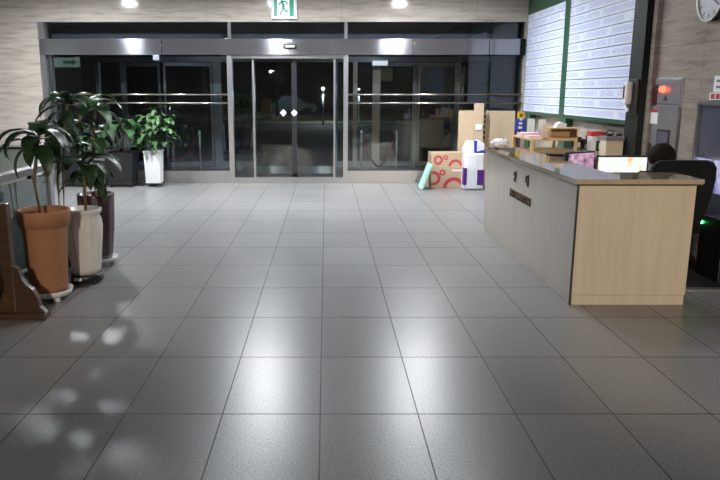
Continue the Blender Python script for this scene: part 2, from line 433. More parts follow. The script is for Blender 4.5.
structure(bx('trim_3', 'dark_frame', (gx1 - .1, WY - .05, zh0), (gx1, WY + .1, zh1)))

# ---- inner sliding entrance
d1 = thing('door_1', None, None, kind='structure')
ztop = at_y(290, 58.5, WY).z
bx('door_frame', 'steel_pale', (jx0, WY - .03, 0), (jx1, WY + .16, zh0), d1)
bx('door_frame', 'steel_pale', (kx0, WY - .03, 0), (kx1, WY + .16, zh0), d1)
bx('transom_rail', 'steel', (jx1, WY - .02, ztop), (kx0, WY + .16, zh0), d1)
bx('threshold', 'steel_pale', (jx1, WY - .03, 0), (kx0, WY + .2, at_y(290, 177.5, WY).z), d1)
zs = at_y(290, 177.5, WY).z
p1 = at_y(253.5, 100, WY).x; p2 = at_y(334.5, 100, WY).x; pm = at_y(294, 100, WY).x
bx('sidelight', 'glass', (jx1, WY + .05, zs), (p1, WY + .062, ztop), d1)
bx('sidelight', 'glass', (p2, WY + .05, zs), (kx0, WY + .062, ztop), d1)
bx('stile', 'steel_pale', (p1 - .018, WY + .02, zs), (p1 + .018, WY + .1, ztop), d1)
bx('stile', 'steel_pale', (p2 - .018, WY + .02, zs), (p2 + .018, WY + .1, ztop), d1)
for xa, xb, sx in ((p1 + .03, pm - .005, at_y(283, 113, WY).x), (pm + .005, p2 - .03, at_y(292.5, 113, WY).x + .03)):
    lf = MB().box(xa, WY + .12, zs, xb, WY + .132, ztop).build('door_leaf', 'glass', d1)
    bx('edge_stile', 'dark_steel', ((xb - .045 if xb < pm else xa), WY + .105, zs), ((xb if xb < pm else xa + .045), WY + .147, ztop), lf)
    bx('bottom_rail', 'dark_steel', (xa, WY + .105, zs), (xb, WY + .147, zs + .07), lf)
    zc = at_y(288, 113, WY).z; q = .07
    MB().prism([(sx - q, zc), (sx, zc - q), (sx + q, zc), (sx, zc + q)], WY + .096, WY + .102).build('diamond_sticker', 'white_paper', lf)
sen = thing('door_sensor', 'small black motion sensor with white lens on the steel header over the doorway', 'sensor', at_y(290, 46.5, WY - .06))
MB().box(-.13, -.05, -.045, .13, 0, .045, .03).build('housing', 'black_plastic', sen)
MB().box(-.09, -.056, -.018, .09, -.05, .018).build('lens', 'white_plastic', sen)
sb = thing('sensor_box', 'small grey box under the header above the left window bay', 'sensor', at_y(156, 55, WY - .03))
MB().box(-.06, -.03, -.10, .06, .05, 0, .006).build('box', 'grey_frame', sb)

# ---- exit sign on the lintel
pe = at_y(284.5, 19.5, WY - .03)
ex = thing('exit_sign', 'lit green running-man exit sign on the stone lintel above the doorway', 'sign', (pe.x, WY - .03, pe.z))
bx('housing', 'white_plastic', (-.25, -.07, 0), (.25, .01, .47), ex, .01)
bx('lit_panel', 'exit_white', (-.21, -.075, .045), (.21, -.07, .44), ex)
gm = MB()
gm.box(-.20, -.079, .05, -.13, -.075, .43); gm.box(.10, -.079, .05, .185, -.075, .43); gm.box(-.20, -.079, .40, .185, -.075, .432)
# running figure
def limb(b, pts, w):
    for (x0, z0), (x1, z1) in zip(pts, pts[1:]):
        d = Vector((x1 - x0, z1 - z0)); n = Vector((-d.y, d.x)).normalized() * w / 2
        b.prism([(x0 + n.x, z0 + n.y), (x1 + n.x, z1 + n.y), (x1 - n.x, z1 - n.y), (x0 - n.x, z0 - n.y)], -.0795, -.075)
gm.prism([(-.055 + .026 * math.cos(a), .365 + .026 * math.sin(a)) for a in [k * PI / 6 for k in range(12)]], -.0795, -.075)
limb(gm, [(-.045, .335), (-.01, .22)], .05)
limb(gm, [(-.045, .325), (.03, .32), (.065, .265)], .024); limb(gm, [(-.045, .325), (-.085, .29), (-.11, .255)], .024)
limb(gm, [(-.015, .225), (.02, .145), (.085, .145)], .03); limb(gm, [(-.015, .225), (-.04, .15), (-.085, .075)], .03)
gm.build('running_figure', 'exit_green', ex)

# ---- outer doors and glazing of the vestibule
S = lambda px: at_y(px, 110, VY).x
zo = at_y(300, 62, VY).z
ow = thing('window_4', None, None, kind='structure')
bx('head_rail', 'grey_frame', (gx0 - .5, VY - .05, zo), (WX + .3, VY + .1, zo + .12), ow)
bx('pane', 'glass_out', (gx0 - .5, VY, zo + .12), (WX + .3, VY + .012, 3.2), ow)
bx('sill', 'steel_pale', (gx0 - .5, VY - .05, 0), (S(125), VY + .1, .14), ow)
bx('sill', 'steel_pale', (S(214), VY - .05, 0), (S(254), VY + .1, .14), ow)
bx('sill', 'steel_pale', (S(336), VY - .05, 0), (S(374), VY + .1, .14), ow)
bx('sill', 'steel_pale', (S(457), VY - .05, 0), (WX + .3, VY + .1, .14), ow)
for a, b in ((gx0 - .5, S(100)), (S(100), S(125)), (S(214), S(254)), (S(336), S(374)), (S(457), S(500)), (S(500), WX + .3)):
    bx('pane', 'glass_out', (a, VY, .14), (b, VY + .012, zo), ow)
for px, w, mt in ((73, .05, 'beige_frame'), (100, .04, 'grey_frame'), (125, .05, 'grey_frame'), (218, .09, 'grey_frame'), (254, .04, 'grey_frame'), (336, .04, 'grey_frame'),
              (355, .05, 'beige_frame'), (376, .09, 'beige_frame'), (457, .05, 'beige_frame'), (500, .05, 'grey_frame')):
    x = S(px); bx('mullion', mt, (x - w, VY - .06, 0), (x + w, VY + .1, zo), ow)
def outer_door(name, xa, xb, ang, hinge_left, mt):
    """a framed glass leaf, hinged, standing a little open"""
    d = thing(name, None, None, ((xa if hinge_left else xb), VY, 0), ang, kind='structure')
    L = (xb - xa) * (1 if hinge_left else -1); a, b = (0, L) if L > 0 else (L, 0)
    bx('pane', 'glass_out', (a, -.006, .08), (b, .006, zo - .02), d)
    bx('top_rail', mt, (a, -.025, zo - .1), (b, .025, zo - .02), d)
    bx('bottom_rail', mt, (a, -.025, .03), (b, .025, .14), d)
    bx('stile', mt, (a, -.025, .03), (a + .05, .025, zo - .02), d); bx('stile', mt, (b - .05, -.025, .03), (b, .025, zo - .02), d)
    hx = b - .12 if hinge_left else a + .12
    MB().tube([(hx, -.025, .8), (hx, -.07, .85), (hx, -.07, 1.45), (hx, -.025, 1.5)], .014, 8).build('pull_handle', 'brass', d)
outer_door('door_2', S(126), S(163), -.12, True, 'grey_frame')
outer_door('door_3', S(166), S(213), .25, False, 'grey_frame')
outer_door('door_4', S(378), S(414), -.10, True, 'grey_frame')
outer_door('door_5', S(417), S(456), .06, False, 'beige_frame')
bx('mullion', 'beige_frame', (S(415) - .04, VY - .06, 0), (S(415) + .04, VY + .1, zo), ow)
sg = thing('reflection_box', 'small white box glowing in place of a reflection, above the outer doors right of the entrance', 'sign', at_y(380, 66, VY - .12))  # glowing box in place of a lit thing mirrored in the glass
bx('box', 'white_plastic', (-.19, -.03, 0), (.19, .05, .13), sg, .008)
bx('face', 'reflection_white', (-.17, -.034, .015), (.17, -.03, .115), sg)

# ------------------------------------------------------------------ ceiling lights of the lobby, plus added fill lamps
def ceiling_light(x, y, z, s, label, power, group):
    s, power = s * .42, power * 5.6
    t = thing('ceiling_light', label, 'lamp', (x, y, z), 0, group)
    f = MB(); w = s / 2
    for a in ((-w - .04, -w - .04, w + .04, -w), (-w - .04, w, w + .04, w + .04), (-w - .04, -w, -w, w), (w, -w, w + .04, w)):
        f.box(a[0], a[1], -.03, a[2], a[3], 0)
    f.build('frame', 'white_plastic', t)
    m = M['lamp'].copy(); m.node_tree.nodes['Principled BSDF'].inputs['Emission Strength'].default_value = power
    c = WARM if 'warm' in label else None
    if c: m.node_tree.nodes['Principled BSDF'].inputs['Emission Color'].default_value = (*c, 1)
    bx('diffuser', m, (-w, -w, -.02), (w, w, -.012), t)
    return t
WARM = (1, .80, .58)
LP = 198
for x, y, lb, p in ((-4.35, 11.9, 'square ceiling lamp over the left plants', LP), (-1.12, 11.9, 'square ceiling lamp in front of the sliding doors', LP),
                    (1.62, 11.9, 'square ceiling lamp over the cartons by the right window bay', LP)):
    ceiling_light(x, y, CH, .62, lb, p, 'front row of ceiling lamps')
for x, lb in ((-1.12, 'added square fill lamp over the middle of the lobby floor, left of two'), (1.62, 'added square fill lamp over the middle of the lobby floor, right of two')):
    ceiling_light(x, 8.2, CH, .62, lb, LP * .2, 'added middle row of fill lamps')  # unseen row added to brighten the mid floor and counter front
for x, y, lb, p in ((-3.6, 1.6, 'square ceiling lamp dimmed on the left of the lobby', 4), (.2, 1.0, 'square ceiling lamp dimmed over the middle of the lobby', 7),
                    (2.7, -1.2, 'square warm ceiling lamp in front of the reception counter', 20)):
    ceiling_light(x, y, CH, .62, lb, p, 'rear row of ceiling lamps')

def spot(loc, aim, size, power, label):  # unseen spots added to brighten the counter end and the pots
    t = thing('fill_spot', label, 'lamp', loc, 0, 'added fill spots')
    d = (Vector(aim) - Vector(loc)).normalized(); q = d.to_track_quat('-Z', 'Y')
    m4 = q.to_matrix().to_4x4()
    MB().lathe([(.05, -.09), (.05, .06), (.045, .065), (.042, .0), (0, -.02)][::-1], 24, (0, 0, 0), Matrix.Translation((0, 0, -.14)) @ m4 @ Matrix.Diagonal((1, 1, -1, 1))).build('can', 'white_plastic', t)
    MB().cyl((0, 0, -.10), .012, .10, 10).cyl((0, 0, -.012), .05, .012, 20).build('mount', 'white_plastic', t)
    li = bpy.data.lights.new('fill_spot_light', 'SPOT'); li.energy = power; li.color = WARM2; li.spot_size = size; li.spot_blend = .7; li.shadow_soft_size = .04
    o = bpy.data.objects.new('fill_spot_light', li); COL.objects.link(o); o.parent = t
    o.matrix_local = Matrix.Translation((0, 0, -.14)) @ Matrix.Translation(d * .1) @ m4
WARM2 = (1, .86, .70)
spot((2.6, BYK + .5, CH), (2.62, 5.8, .75), .42, 2300, 'added fill spot aimed at the reception counter')
spot((-1.2, BYK + .5, CH), (-2.45, 6.6, .75), .36, 1500, 'added fill spot aimed at the potted plants')
for x, y, lb, p in ((-2.95, 15.7, 'small ceiling lamp in the vestibule left of the doorway', 13), (1.0, 16.3, 'small ceiling lamp in the vestibule right of the doorway', 14)):
    ceiling_light(x, y, 3.2, .5, lb, p, 'vestibule lamps')

# ------------------------------------------------------------------ reception counter
c = thing('reception_counter', 'pale wood reception counter with glossy top and grey-beige front panel', 'counter', (0, 0, 0))
cx0, cx1, cy0, cy1, ct = 2.10, 3.09, 5.80, 9.17, 1.092
bx('front_panel', 'front_panel', (cx0, cy0 + .006, .085), (cx0 + .03, cy1, ct - .045), c)
bx('end_panel', 'laminate', (cx0 + .012, cy0, .09), (cx1, cy0 + .03, ct - .045), c)
bx('end_panel', 'laminate', (cx0 + .03, cy1 - .03, 0), (cx1 + .1, cy1, ct - .045), c)
bx('inner_panel', 'laminate', (cx0 + .38, cy0 + .50, 0), (cx0 + .41, cy1 - .03, ct - .045), c)
bx('inner_panel', 'laminate', (cx0 + .41, cy0 + .44, 0), (cx1, cy0 + .47, ct - .045), c)
bx('side_panel', 'laminate', (cx1 - .03, cy0 + .03, 0), (cx1, cy0 + .44, ct - .045), c)
bx('kick_board', 'front_panel', (cx0 + .012, cy0 + .02, 0), (cx0 + .03, cy1, .08), c)
bx('kick_board', 'laminate', (cx0 + .02, cy0 + .008, 0), (cx1 - .005, cy0 + .03, .085), c)
bx('corner_strip', 'dark_steel', (cx0 - .004, cy0 - .004, .0), (cx0 + .012, cy0 + .012, ct - .045), c)
tp = MB(); poly = [(cx0 - .03, cy0 - .03), (cx1 + .045, cy0 - .03), (cx1 + .045, cy0 + .50), (cx0 + .43, cy0 + .50), (cx0 + .43, cy1 - .50), (cx1 + .2, cy1 - .50), (cx1 + .2, cy1 + .03), (cx0 - .03, cy1 + .03)]
tp.prism(poly, ct - .04, ct, 'xy'); tp.build('counter_top', 'counter_top', c)
tr = MB(); tr.prism([(cx0 - .022, cy0 - .022), (cx1 + .038, cy0 - .022), (cx1 + .038, cy0 + .42), (cx0 - .022, cy0 + .42)], ct - .052, ct - .04, 'xy'); tr.build('edge_strip', 'brown_wood', c)
# lettering on the front, read from the lobby side
def side_mat(p): return Matrix.Translation(p) @ Matrix(((0, 0, -1), (-1, 0, 0), (0, 1, 0))).to_4x4()
for ch, px, py in (('안', 515, 177.3), ('내', 527, 181.6)):
    MB().text(ch, .135, side_mat(at_x(px, py, cx0 - .006)), .006, bold=0).build('korean_letter', 'gold', c)
a_, b_ = at_x(510.4, 194, cx0), at_x(530.8, 201.5, cx0)
word = MB().text('INFORMATION', .125, Matrix.Identity(4), .006, bold=0)
xs = [v.co.x for v in word.bm.verts]; k = abs(a_.y - b_.y) / (max(xs) - min(xs))
bmesh.ops.transform(word.bm, matrix=side_mat(Vector((cx0 - .006, (a_.y + b_.y) / 2, (a_.z + b_.z) / 2))) @ Matrix.Diagonal((k, 1, 1, 1)), verts=word.bm.verts)
word.build('word_lettering', 'gold', c)

# ---- desk, monitors inside the counter
dk = thing('office_desk', 'low work desk behind the reception counter', 'desk', (0, 0, 0))
bx('desk_top', 'laminate', (2.56, 7.5, .70), (3.36, 8.64, .73), dk)
for x in (2.70, 3.32): bx('side_panel', 'laminate', (x - .02, 7.55, 0), (x + .02, 8.62, .70), dk)
bx('desk_wing', 'laminate', (3.36, 7.5, .70), (3.66, 8.3, .73), dk)
bx('side_panel', 'laminate', (3.58, 7.55, 0), (3.62, 8.28, .70), dk)
def monitor(label, px, Y, ztop_, w, h, rz, scr):
    x = at_y(px, 160, Y).x
    m = thing('computer_monitor', label, 'monitor', (x, Y, .73), rz, 'monitors on the reception desk')
    z1 = ztop_ - .73; z0 = z1 - h
    bx('bezel', 'black_plastic', (-w / 2, -.02, z0), (w / 2, .025, z1), m, .006)
    bx('screen', scr, (-w / 2 + .018, -.023, z0 + .02), (w / 2 - .018, -.0195, z1 - .018), m)
    bx('neck', 'black_plastic', (-.03, .025, .012), (.03, .05, z0 + .12), m)
    MB().cyl((0, .03, 0), .11, .012, 28).build('base', 'black_plastic', m)
monitor('bright monitor with white and red picture, in front of the seated person', 622, 7.82, at_y(622, 155.5, 7.82).z, .57, .36, -.03, 'bright')
monitor('turned monitor with dim pink picture, left of the bright monitor', 580, 7.95, at_y(580, 151.5, 7.95).z, .44, .30, .5, 'pinkish')

mc = thing('shade_filler_box', 'black box added for the shaded space behind the counter, left of the pink monitor', 'filler', (2.92, 8.36, .73))  # box added to darken the shaded space inside the counter
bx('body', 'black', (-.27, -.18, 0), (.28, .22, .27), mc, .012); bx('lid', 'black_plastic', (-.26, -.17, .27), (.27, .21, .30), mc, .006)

# ------------------------------------------------------------------ office chair and seated person
chx, chy = 3.44, 7.03
ch = thing('office_chair', 'black high-backed office chair behind the reception counter', 'chair', (chx, chy, 0), 0)
MB().box(-.27, -.25, .43, .27, .26, .51, .03).build('seat', 'black', ch)
bk = MB(); bk.prism([(-.19, .50), (.19, .50), (.235, .62), (.285, .80), (.31, .98), (.305, 1.09), (.275, 1.14), (.22, 1.16), (-.22, 1.16), (-.275, 1.14), (-.305, 1.09), (-.31, .98), (-.285, .80), (-.235, .62)], -.34, -.26)
bo = bk.build('backrest', 'black', ch); bm_ = bo.modifiers.new('b', 'BEVEL'); bm_.width = .022; bm_.segments = 3
bx('back_support', 'black_plastic', (-.04, -.30, .40), (.04, -.25, .62), ch)
MB().cyl((0, 0, .10), .03, .33, 16).build('gas_column', 'black_plastic', ch)
for i in range(5):
    a = i * 2 * PI / 5 + .3
    MB().tube([(0, 0, .12), (.27 * math.cos(a), .27 * math.sin(a), .075)], .022, 8).build('base_arm', 'black_plastic', ch)
    MB().sphere((.28 * math.cos(a), .28 * math.sin(a), .035), .035).build('caster', 'black_plastic', ch)
for s in (-1, 1):
    MB().tube([(s * .27, .08, .46), (s * .31, .06, .50), (s * .31, .03, .68)], .018, 8).box(s * .31 - .035, -.15, .675, s * .31 + .035, .14, .71, .012).build('armrest', 'black_plastic', ch)

def skin_mesh(name, chains, root, mats, pick, parent=None, sub=2):
    """chains: lists of (point, radius); shared points are welded"""
    vs, es, rad, idx = [], [], [], {}
    for chn in chains:
        prev = None
        for p, r in chn:
            key = tuple(round(q, 4) for q in p)
            if key not in idx: idx[key] = len(vs); vs.append(p); rad.append(r)
            i = idx[key]
            if prev is not None: es.append((prev, i))
            prev = i
    me = bpy.data.meshes.new(name); me.from_pydata(vs, es, []); o = bpy.data.objects.new(name, me); COL.objects.link(o)
    md = o.modifiers.new('s', 'SKIN'); md.use_smooth_shade = True
    o.modifiers.new('u', 'SUBSURF').levels = sub
    for i, v in enumerate(me.skin_vertices[0].data):
        r = rad[i]; v.radius = r if isinstance(r, tuple) else (r, r); v.use_root = (i == idx[tuple(round(q, 4) for q in root)])
    bpy.context.view_layer.update()
    dg = bpy.context.evaluated_depsgraph_get()
    m2 = bpy.data.meshes.new_from_object(o.evaluated_get(dg)); bpy.data.objects.remove(o)
    m2.name = name
    for m in mats: m2.materials.append(M[m])
    for f in m2.polygons: f.material_index = pick(f.center); f.use_smooth = True
    q = bpy.data.objects.new(name, m2); COL.objects.link(q)
    if parent: q.parent = parent
    return q
hd = at_y(661, 157, 7.2)
px_, py_ = hd.x, 7.2
person = thing('person', 'seated person in dark clothes with short dark hair, back to the viewer at the monitor', 'person', (px_, py_, 0), 0)
hz = hd.z - .005
dx = chx - px_
sh = hz - .145
pelvis = (dx * .8, -.06, .60)
neck0 = (0, -.01, hz - .12); chest = (dx * .35, -.03, sh - .07)
chains = [[(pelvis, (.155, .12)), ((dx * .6, -.07, .74), (.15, .11)), (chest, (.17, .11)), ((dx * .1, -.02, sh + .02), (.10, .085)), (neck0, (.056, .056)), ((0, .0, hz - .085), (.06, .06))]]
hands = []
for s in (-1, 1):
    shd = (dx * .2 + s * .185, -.02, sh - .035); elb = (dx * .2 + s * .25, .16, sh - .27); wri = (s * .13 + dx * .2, .37, .775)
    chains.append([(chest, (.17, .11)), (shd, (.066, .066)), (elb, (.044, .044)), (wri, (.03, .03)), ((wri[0] - s * .02, wri[1] + .05, .762), (.036, .016)), ((wri[0] - s * .03, wri[1] + .10, .758), (.038, .014))])
    hip = (pelvis[0] + s * .10, .02, .585); knee = (pelvis[0] + s * .13, .42, .565); ank = (pelvis[0] + s * .13, .36, .12)
    chains.append([(pelvis, (.155, .12)), (hip, (.085, .08)), (knee, (.058, .058)), (ank, (.04, .04)), ((ank[0], .36, .05), (.042, .045)), ((ank[0], .50, .04), (.042, .032))])
    palm = (wri[0] - s * .03, wri[1] + .10, .758)
    for k in range(4):
        fx = palm[0] + s * (-.027 + .018 * k); L = (.075, .085, .08, .062)[k]
        root = (fx, palm[1] - .005, .758)
        chains.append([(palm, (.038, .014)), (root, (.009, .009)), ((fx, palm[1] + L * .5, .766), (.0085, .0085)), ((fx, palm[1] + L * .85, .756), (.008, .008)), ((fx, palm[1] + L, .745), (.007, .007))])
    tb = (wri[0] - s * .02, wri[1] + .05, .762)
    chains.append([(tb, (.036, .016)), ((tb[0] - s * .035, tb[1] + .02, .758), (.011, .011)), ((tb[0] - s * .05, tb[1] + .06, .752), (.009, .009))])
def pick(cn):
    if cn.z > hz - .19 and abs(cn.x) < .09 and abs(cn.y) < .1: return 1
    if cn.y > .385 and cn.z > .7: return 1
    return 0
body = skin_mesh('body', chains, pelvis, ['suit', 'skin'], pick, person, 1)
# head joined into the same body mesh
hb = MB(); hb.bm.from_mesh(body.data)
n0 = len(hb.bm.faces)
hb.sphere((0, .005, hz), .1, (.86, 1.02, 1.22), 28)
for v in hb.bm.verts:
    if (v.co - Vector((0, .005, hz))).length < .2 and v.co.y > .06 and v.co.z < hz - .02 and v.co.z > hz - .13: v.co.x *= .9; v.co.y += .008
hb.sphere((0, .108, hz - .015), .02, (.7, 1, 1.3), 10)                       # nose
for s in (-1, 1):
    hb.sphere((s * .088, .0, hz - .012), .03, (.35, .75, 1.1), 12)           # ears
    hb.sphere((s * .034, .094, hz + .012), .013, (1.2, .6, .8), 10)          # eyes
hb.box(-.024, .098, hz - .066, .024, .106, hz - .056, .003)                  # mouth
hb.bm.faces.ensure_lookup_table()
for f in hb.bm.faces[n0:]: f.material_index = 1; f.smooth = True
hb.bm.to_mesh(body.data); hb.bm.free()
hr = MB(); hr.sphere((0, -.010, hz + .012), .138, (.97, 1.0, 1.0), 28)
dead = [v for v in hr.bm.verts if (v.co.y > .045 and v.co.z < hz + .075) or v.co.z < hz - .075 or (v.co.y > .0 and v.co.z < hz - .0 )]
bmesh.ops.delete(hr.bm, geom=dead, context='VERTS')
for v in hr.bm.verts:
    v.co += Vector((random.uniform(-1, 1), random.uniform(-1, 1), random.uniform(-1, 1))) * .002
hair = hr.build('hair', 'hair', person); hair.modifiers.new('t', 'SOLIDIFY').thickness = .01
cl = MB(); cl.lathe([(.074, 0), (.066, .035), (.060, .036), (.066, 0)], 20, (dx * .03, -.008, sh + .055)); cl.build('collar', 'suit', person)

# ------------------------------------------------------------------ directory board on the right wall
YB0, YB1 = 9.04, 13.80; zb0, zb1 = 1.44, 3.22; YD = 11.55
bd = thing('directory_board', 'large dark green directory board with white name strips on the right wall', 'board', (WX, 0, 0))
fr = MB()
fr.box(-.04, YB0, zb1, .07, YB1, CH - .005); fr.box(-.05, YB0, zb0 - .05, .07, YB1 + .05, zb0); fr.box(-.035, YB0, zb0, .07, YB1, zb1)
fr.box(-.05, YB1, zb0 - .05, .07, YB1 + .05, CH - .005)
fr.build('frame', 'green_frame', bd)
bx('divider', 'green_frame', (-.06, YD - .13, zb0 - .03), (-.03, YD + .13, CH - .01), bd)
bx('near_post', 'dark_frame', (-.07, 8.68, 0), (.07, YB0, CH - .005), bd)
for y in (11.35, 13.35): bx('post', 'green_frame', (-.05, y, 0), (.06, y + .30, zb0 - .05), bd)
rows = 13; rh = (zb1 - zb0) / rows
for a, b in ((YB0 + .02, YD - .13), (YD + .13, YB1 - .01)):
    proto = None
    for r in range(rows):
        z = zb0 + rh * (r + .5)
        if proto is None:
            L2 = (b - a) / 2
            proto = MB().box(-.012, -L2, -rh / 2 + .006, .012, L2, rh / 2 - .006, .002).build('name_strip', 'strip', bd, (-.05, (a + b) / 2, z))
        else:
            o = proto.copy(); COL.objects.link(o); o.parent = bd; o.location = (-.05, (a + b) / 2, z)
structure(bx('trim_4', 'stone_side', (WX + .01, 8.58, 0), (WX + .08, 8.68, CH)))

# intercom handset on the near post
ip = at_x(634.5, 94, WX - .07)
ic = thing('wall_phone', 'pale handset phone on the dark post beside the directory board', 'telephone', (WX - .07, ip.y, ip.z))
bx('cradle', 'black_plastic', (-.035, -.13, -.25), (0, .08, .18), ic, .01)
hs = MB(); hs.box(-.125, -.03, -.13, -.035, .06, .15, .03)
hs.build('handset', 'white_plastic', ic)
bx('earpiece_grille', 'dark_red', (-.128, -.0, -.05), (-.120, .04, .10), ic)
cd = [( -.06, .03 + .03 * math.sin(t * 5), -.16 - .05 * abs(math.sin(t * 2.2)) ) for t in [k * .12 for k in range(12)]]
MB().tube(cd, .016, 6).build('cord', 'white_plastic', ic)

# fire hydrant cabinet on the right wall
ya, yb = min(8.575, at_x(648, 78, WX + .05).y), at_x(683, 78, WX + .05).y
fc = thing('fire_hydrant_cabinet', 'grey steel fire hydrant cabinet with glowing red lamp on the stone wall', 'cabinet', (WX + .105, yb, 0))
W_ = ya - yb
zc1 = at_x(667, 78, WX + .05).z; zm = at_x(667, 104.5, WX + .05).z
bx('body', 'cabinet', (-.05, 0, .35), (0, W_, zc1), fc, .006)
bx('upper_plate', 'cabinet', (-.06, .02, zm + .01), (-.05, W_ - .02, zc1 - .02), fc, .002)
dr = bx('door', 'cabinet', (-.065, .02, .38), (-.05, W_ - .02, zm - .01), fc, .003)
w0 = at_x(658.5, 140, WX + .05); w1 = at_x(669, 140, WX + .05)
bx('window_frame', 'dark_steel', (-.072, w1.y - yb - .03, w0.z - .17), (-.065, w0.y - yb + .03, w0.z + .13), dr, .002)
bx('window_pane', 'panel_glass', (-.076, w1.y - yb, w0.z - .14), (-.072, w0.y - yb, w0.z + .10), dr)
bx('handle', 'black_plastic', (-.085, W_ - .09, w0.z - .25), (-.065, W_ - .055, w0.z - .05), dr, .004)
l0 = at_x(650.5, 109, WX + .05); l1 = at_x(657.8, 124, WX + .05)
nt_ = bx('notice', 'white_paper', (-.068, l1.y - yb, l1.z), (-.065, l0.y - yb, l0.z), dr)
bx('notice_heading', 'red', (-.07, l1.y - yb, l0.z - .035), (-.068, l0.y - yb, l0.z), nt_)
lm = at_x(664.5, 89.5, WX + .05)
MB().lathe([(.0, .055), (.022, .05), (.034, .03), (.038, 0)], 20, (0, 0, 0), Matrix.Translation((-.06, lm.y - yb, lm.z)) @ Matrix.Rotation(-PI / 2, 4, 'Y')).build('lamp', 'red_lamp', fc)
b0 = at_x(655, 92, WX + .05)
bx('bell_housing', 'dark_red', (-.07, b0.y - yb - .08, b0.z - .16), (-.06, b0.y - yb + .09, b0.z + .09), fc, .008)
k0 = at_x(666, 98.5, WX + .05)
MB().prism([(k0.y - yb - .05, k0.z - .025), (k0.y - yb + .05, k0.z - .025), (k0.y - yb, k0.z + .035)], -.066, -.06, 'yz').build('arrow_mark', 'black_plastic', fc)

# wall clock
pc = at_x(709, -4, WX)
ck = thing('wall_clock', 'round wall clock with grey face and pale rim high on the right wall', 'clock', (WX + .07, pc.y, pc.z))
rot = Matrix.Rotation(-PI / 2, 4, 'Y')
MB().lathe([(.245, 0), (.25, .055), (.235, .06), (.235, .02), (.0, .02)], 40, (0, 0, 0), rot).build('case', 'black_plastic', ck)
MB().lathe([(.232, .05), (.25, .056), (.254, .065), (.232, .064), (.228, .05), (.232, .05)], 40, (0, 0, 0), rot, None, False).build('rim', 'white_plastic', ck)
fm = MB().cyl((0, 0, .022), .232, .026, 40, mat=rot).build('dial', 'clock_face', ck)
for k in range(12):
    a = k * PI / 6
    bx('hour_mark', 'black_plastic', (-.002, -.006, -.02), (0, .006, .02), fm, loc=None).matrix_local = Matrix.Translation((-.051, .19 * math.sin(a), .19 * math.cos(a))) @ Matrix.Rotation(-a, 4, 'X')
for L, w, a in ((.12, .010, 1.0), (.17, .007, 4.2)):
    o = bx('hand', 'black_plastic', (-.003, -w, -.02), (0, w, L), ck); o.matrix_local = Matrix.Translation((-.054, 0, 0)) @ Matrix.Rotation(-a, 4, 'X')

# glazed panel on the right wall, signs above it
wv0 = at_x(697.5, 101.5, WX); zl = at_x(703, 224, WX).z
wp = thing('window_5', None, None, kind='structure')
ye = 5.9
bx('frame', 'steel', (WX + .0, ye, zl - .04), (WX + .07, wv0.y, zl), wp); bx('frame', 'steel', (WX, ye, wv0.z - .035), (WX + .07, wv0.y, wv0.z), wp)
bx('frame', 'steel', (WX, wv0.y - .035, zl), (WX + .07, wv0.y, wv0.z - .035), wp); bx('frame', 'steel', (WX, ye, zl), (WX + .07, ye + .035, wv0.z - .035), wp)
bx('pane', 'panel_glass', (WX + .035, ye + .035, zl), (WX + .06, wv0.y - .035, wv0.z - .035), wp)
bx('reflection_band', 'lavender', (WX + .033, ye + .035, .80), (WX + .036, wv0.y - .04, 1.13), wp)  # lavender reflection painted as a glowing band on the glass
s0 = at_x(714, 84, WX + .06)
sn = thing('wall_sign', 'small white notice on the stone wall, the upper of two above the dark window', 'sign', (WX + .07, s0.y, s0.z))
bx('plate', 'white_paper', (-.012, -.30, -.08), (0, 0, .08), sn, .002)
for dz in (-.03, .03): bx('text_line', 'grey_plastic', (-.014, -.22, dz - .012), (-.012, -.05, dz + .012), sn)
s1 = at_x(709.5, 96.5, WX + .06)
sn = thing('wall_sign', 'white notice with red lettering on the stone wall, directly above the dark window', 'sign', (WX + .07, s1.y, s1.z))
bx('plate', 'white_plastic', (-.012, -.45, -.035), (0, 0, .04), sn, .002)
for k in range(4): bx('red_letter', 'red', (-.014, -.10 - .095 * k, -.024), (-.012, -.03 - .095 * k, .028), sn)

# dark mat, metal strip and PC case at the counter's right end
mt = tag(bx('floor_mat', 'rubber', (3.16, 6.30, .0), (WX + .05, 7.9, .012)), 'black rubber mat on the floor under the office chair', 'mat')
structure(bx('trim_6', 'steel_pale', (3.13, 6.2, 0), (WX + .06, 6.29, .02), bev=.004))
g0 = at_x(702, 222, WX - .143)
pcs = thing('computer_case', 'black computer case with a green light at the wall beside the office chair', 'computer', (WX - .06, g0.y - .18, .012))
bx('case', 'black_plastic', (-.08, -.2, 0), (.12, .22, .60), pcs, .008)
MB().sphere((-.083, .18, g0.z - .012), .016).build('power_light', 'led_green', pcs)

# ------------------------------------------------------------------ clutter under the board
dsx = 2.75
rk = thing('display_rack', 'light wooden leaflet rack beyond the far end of the counter', 'shelf', (dsx, 9.45, 0))
rz_ = 1.185
bx('shelf_top', 'light_wood', (0, 0, rz_ - .025), (.62, .95, rz_), rk)
bx('lower_shelf', 'light_wood', (0, 0, .55), (.62, .95, .575), rk)
for x in (.02, .60):
    for y in (.02, .93): bx('leg', 'light_wood', (x - .02, y - .02, 0), (x + .02, y + .02, rz_ - .025), rk)
cb = MB(); cb.box(.24, 0, rz_, .62, .30, rz_ + .015); cb.box(.24, 0, rz_ + .015, .255, .30, rz_ + .13); cb.box(.605, 0, rz_ + .015, .62, .30, rz_ + .13); cb.box(.24, 0, rz_ + .13, .62, .30, rz_ + .145)
cb.box(.255, .285, rz_ + .015, .605, .30, rz_ + .13)
cb.build('cubby', 'light_wood', rk)
ps = MB()
for k in range(5): ps.box(-.15 + .006 * (k % 3), -.13, .009 * k, .15, .12 - .01 * (k % 2), .009 * k + .008)
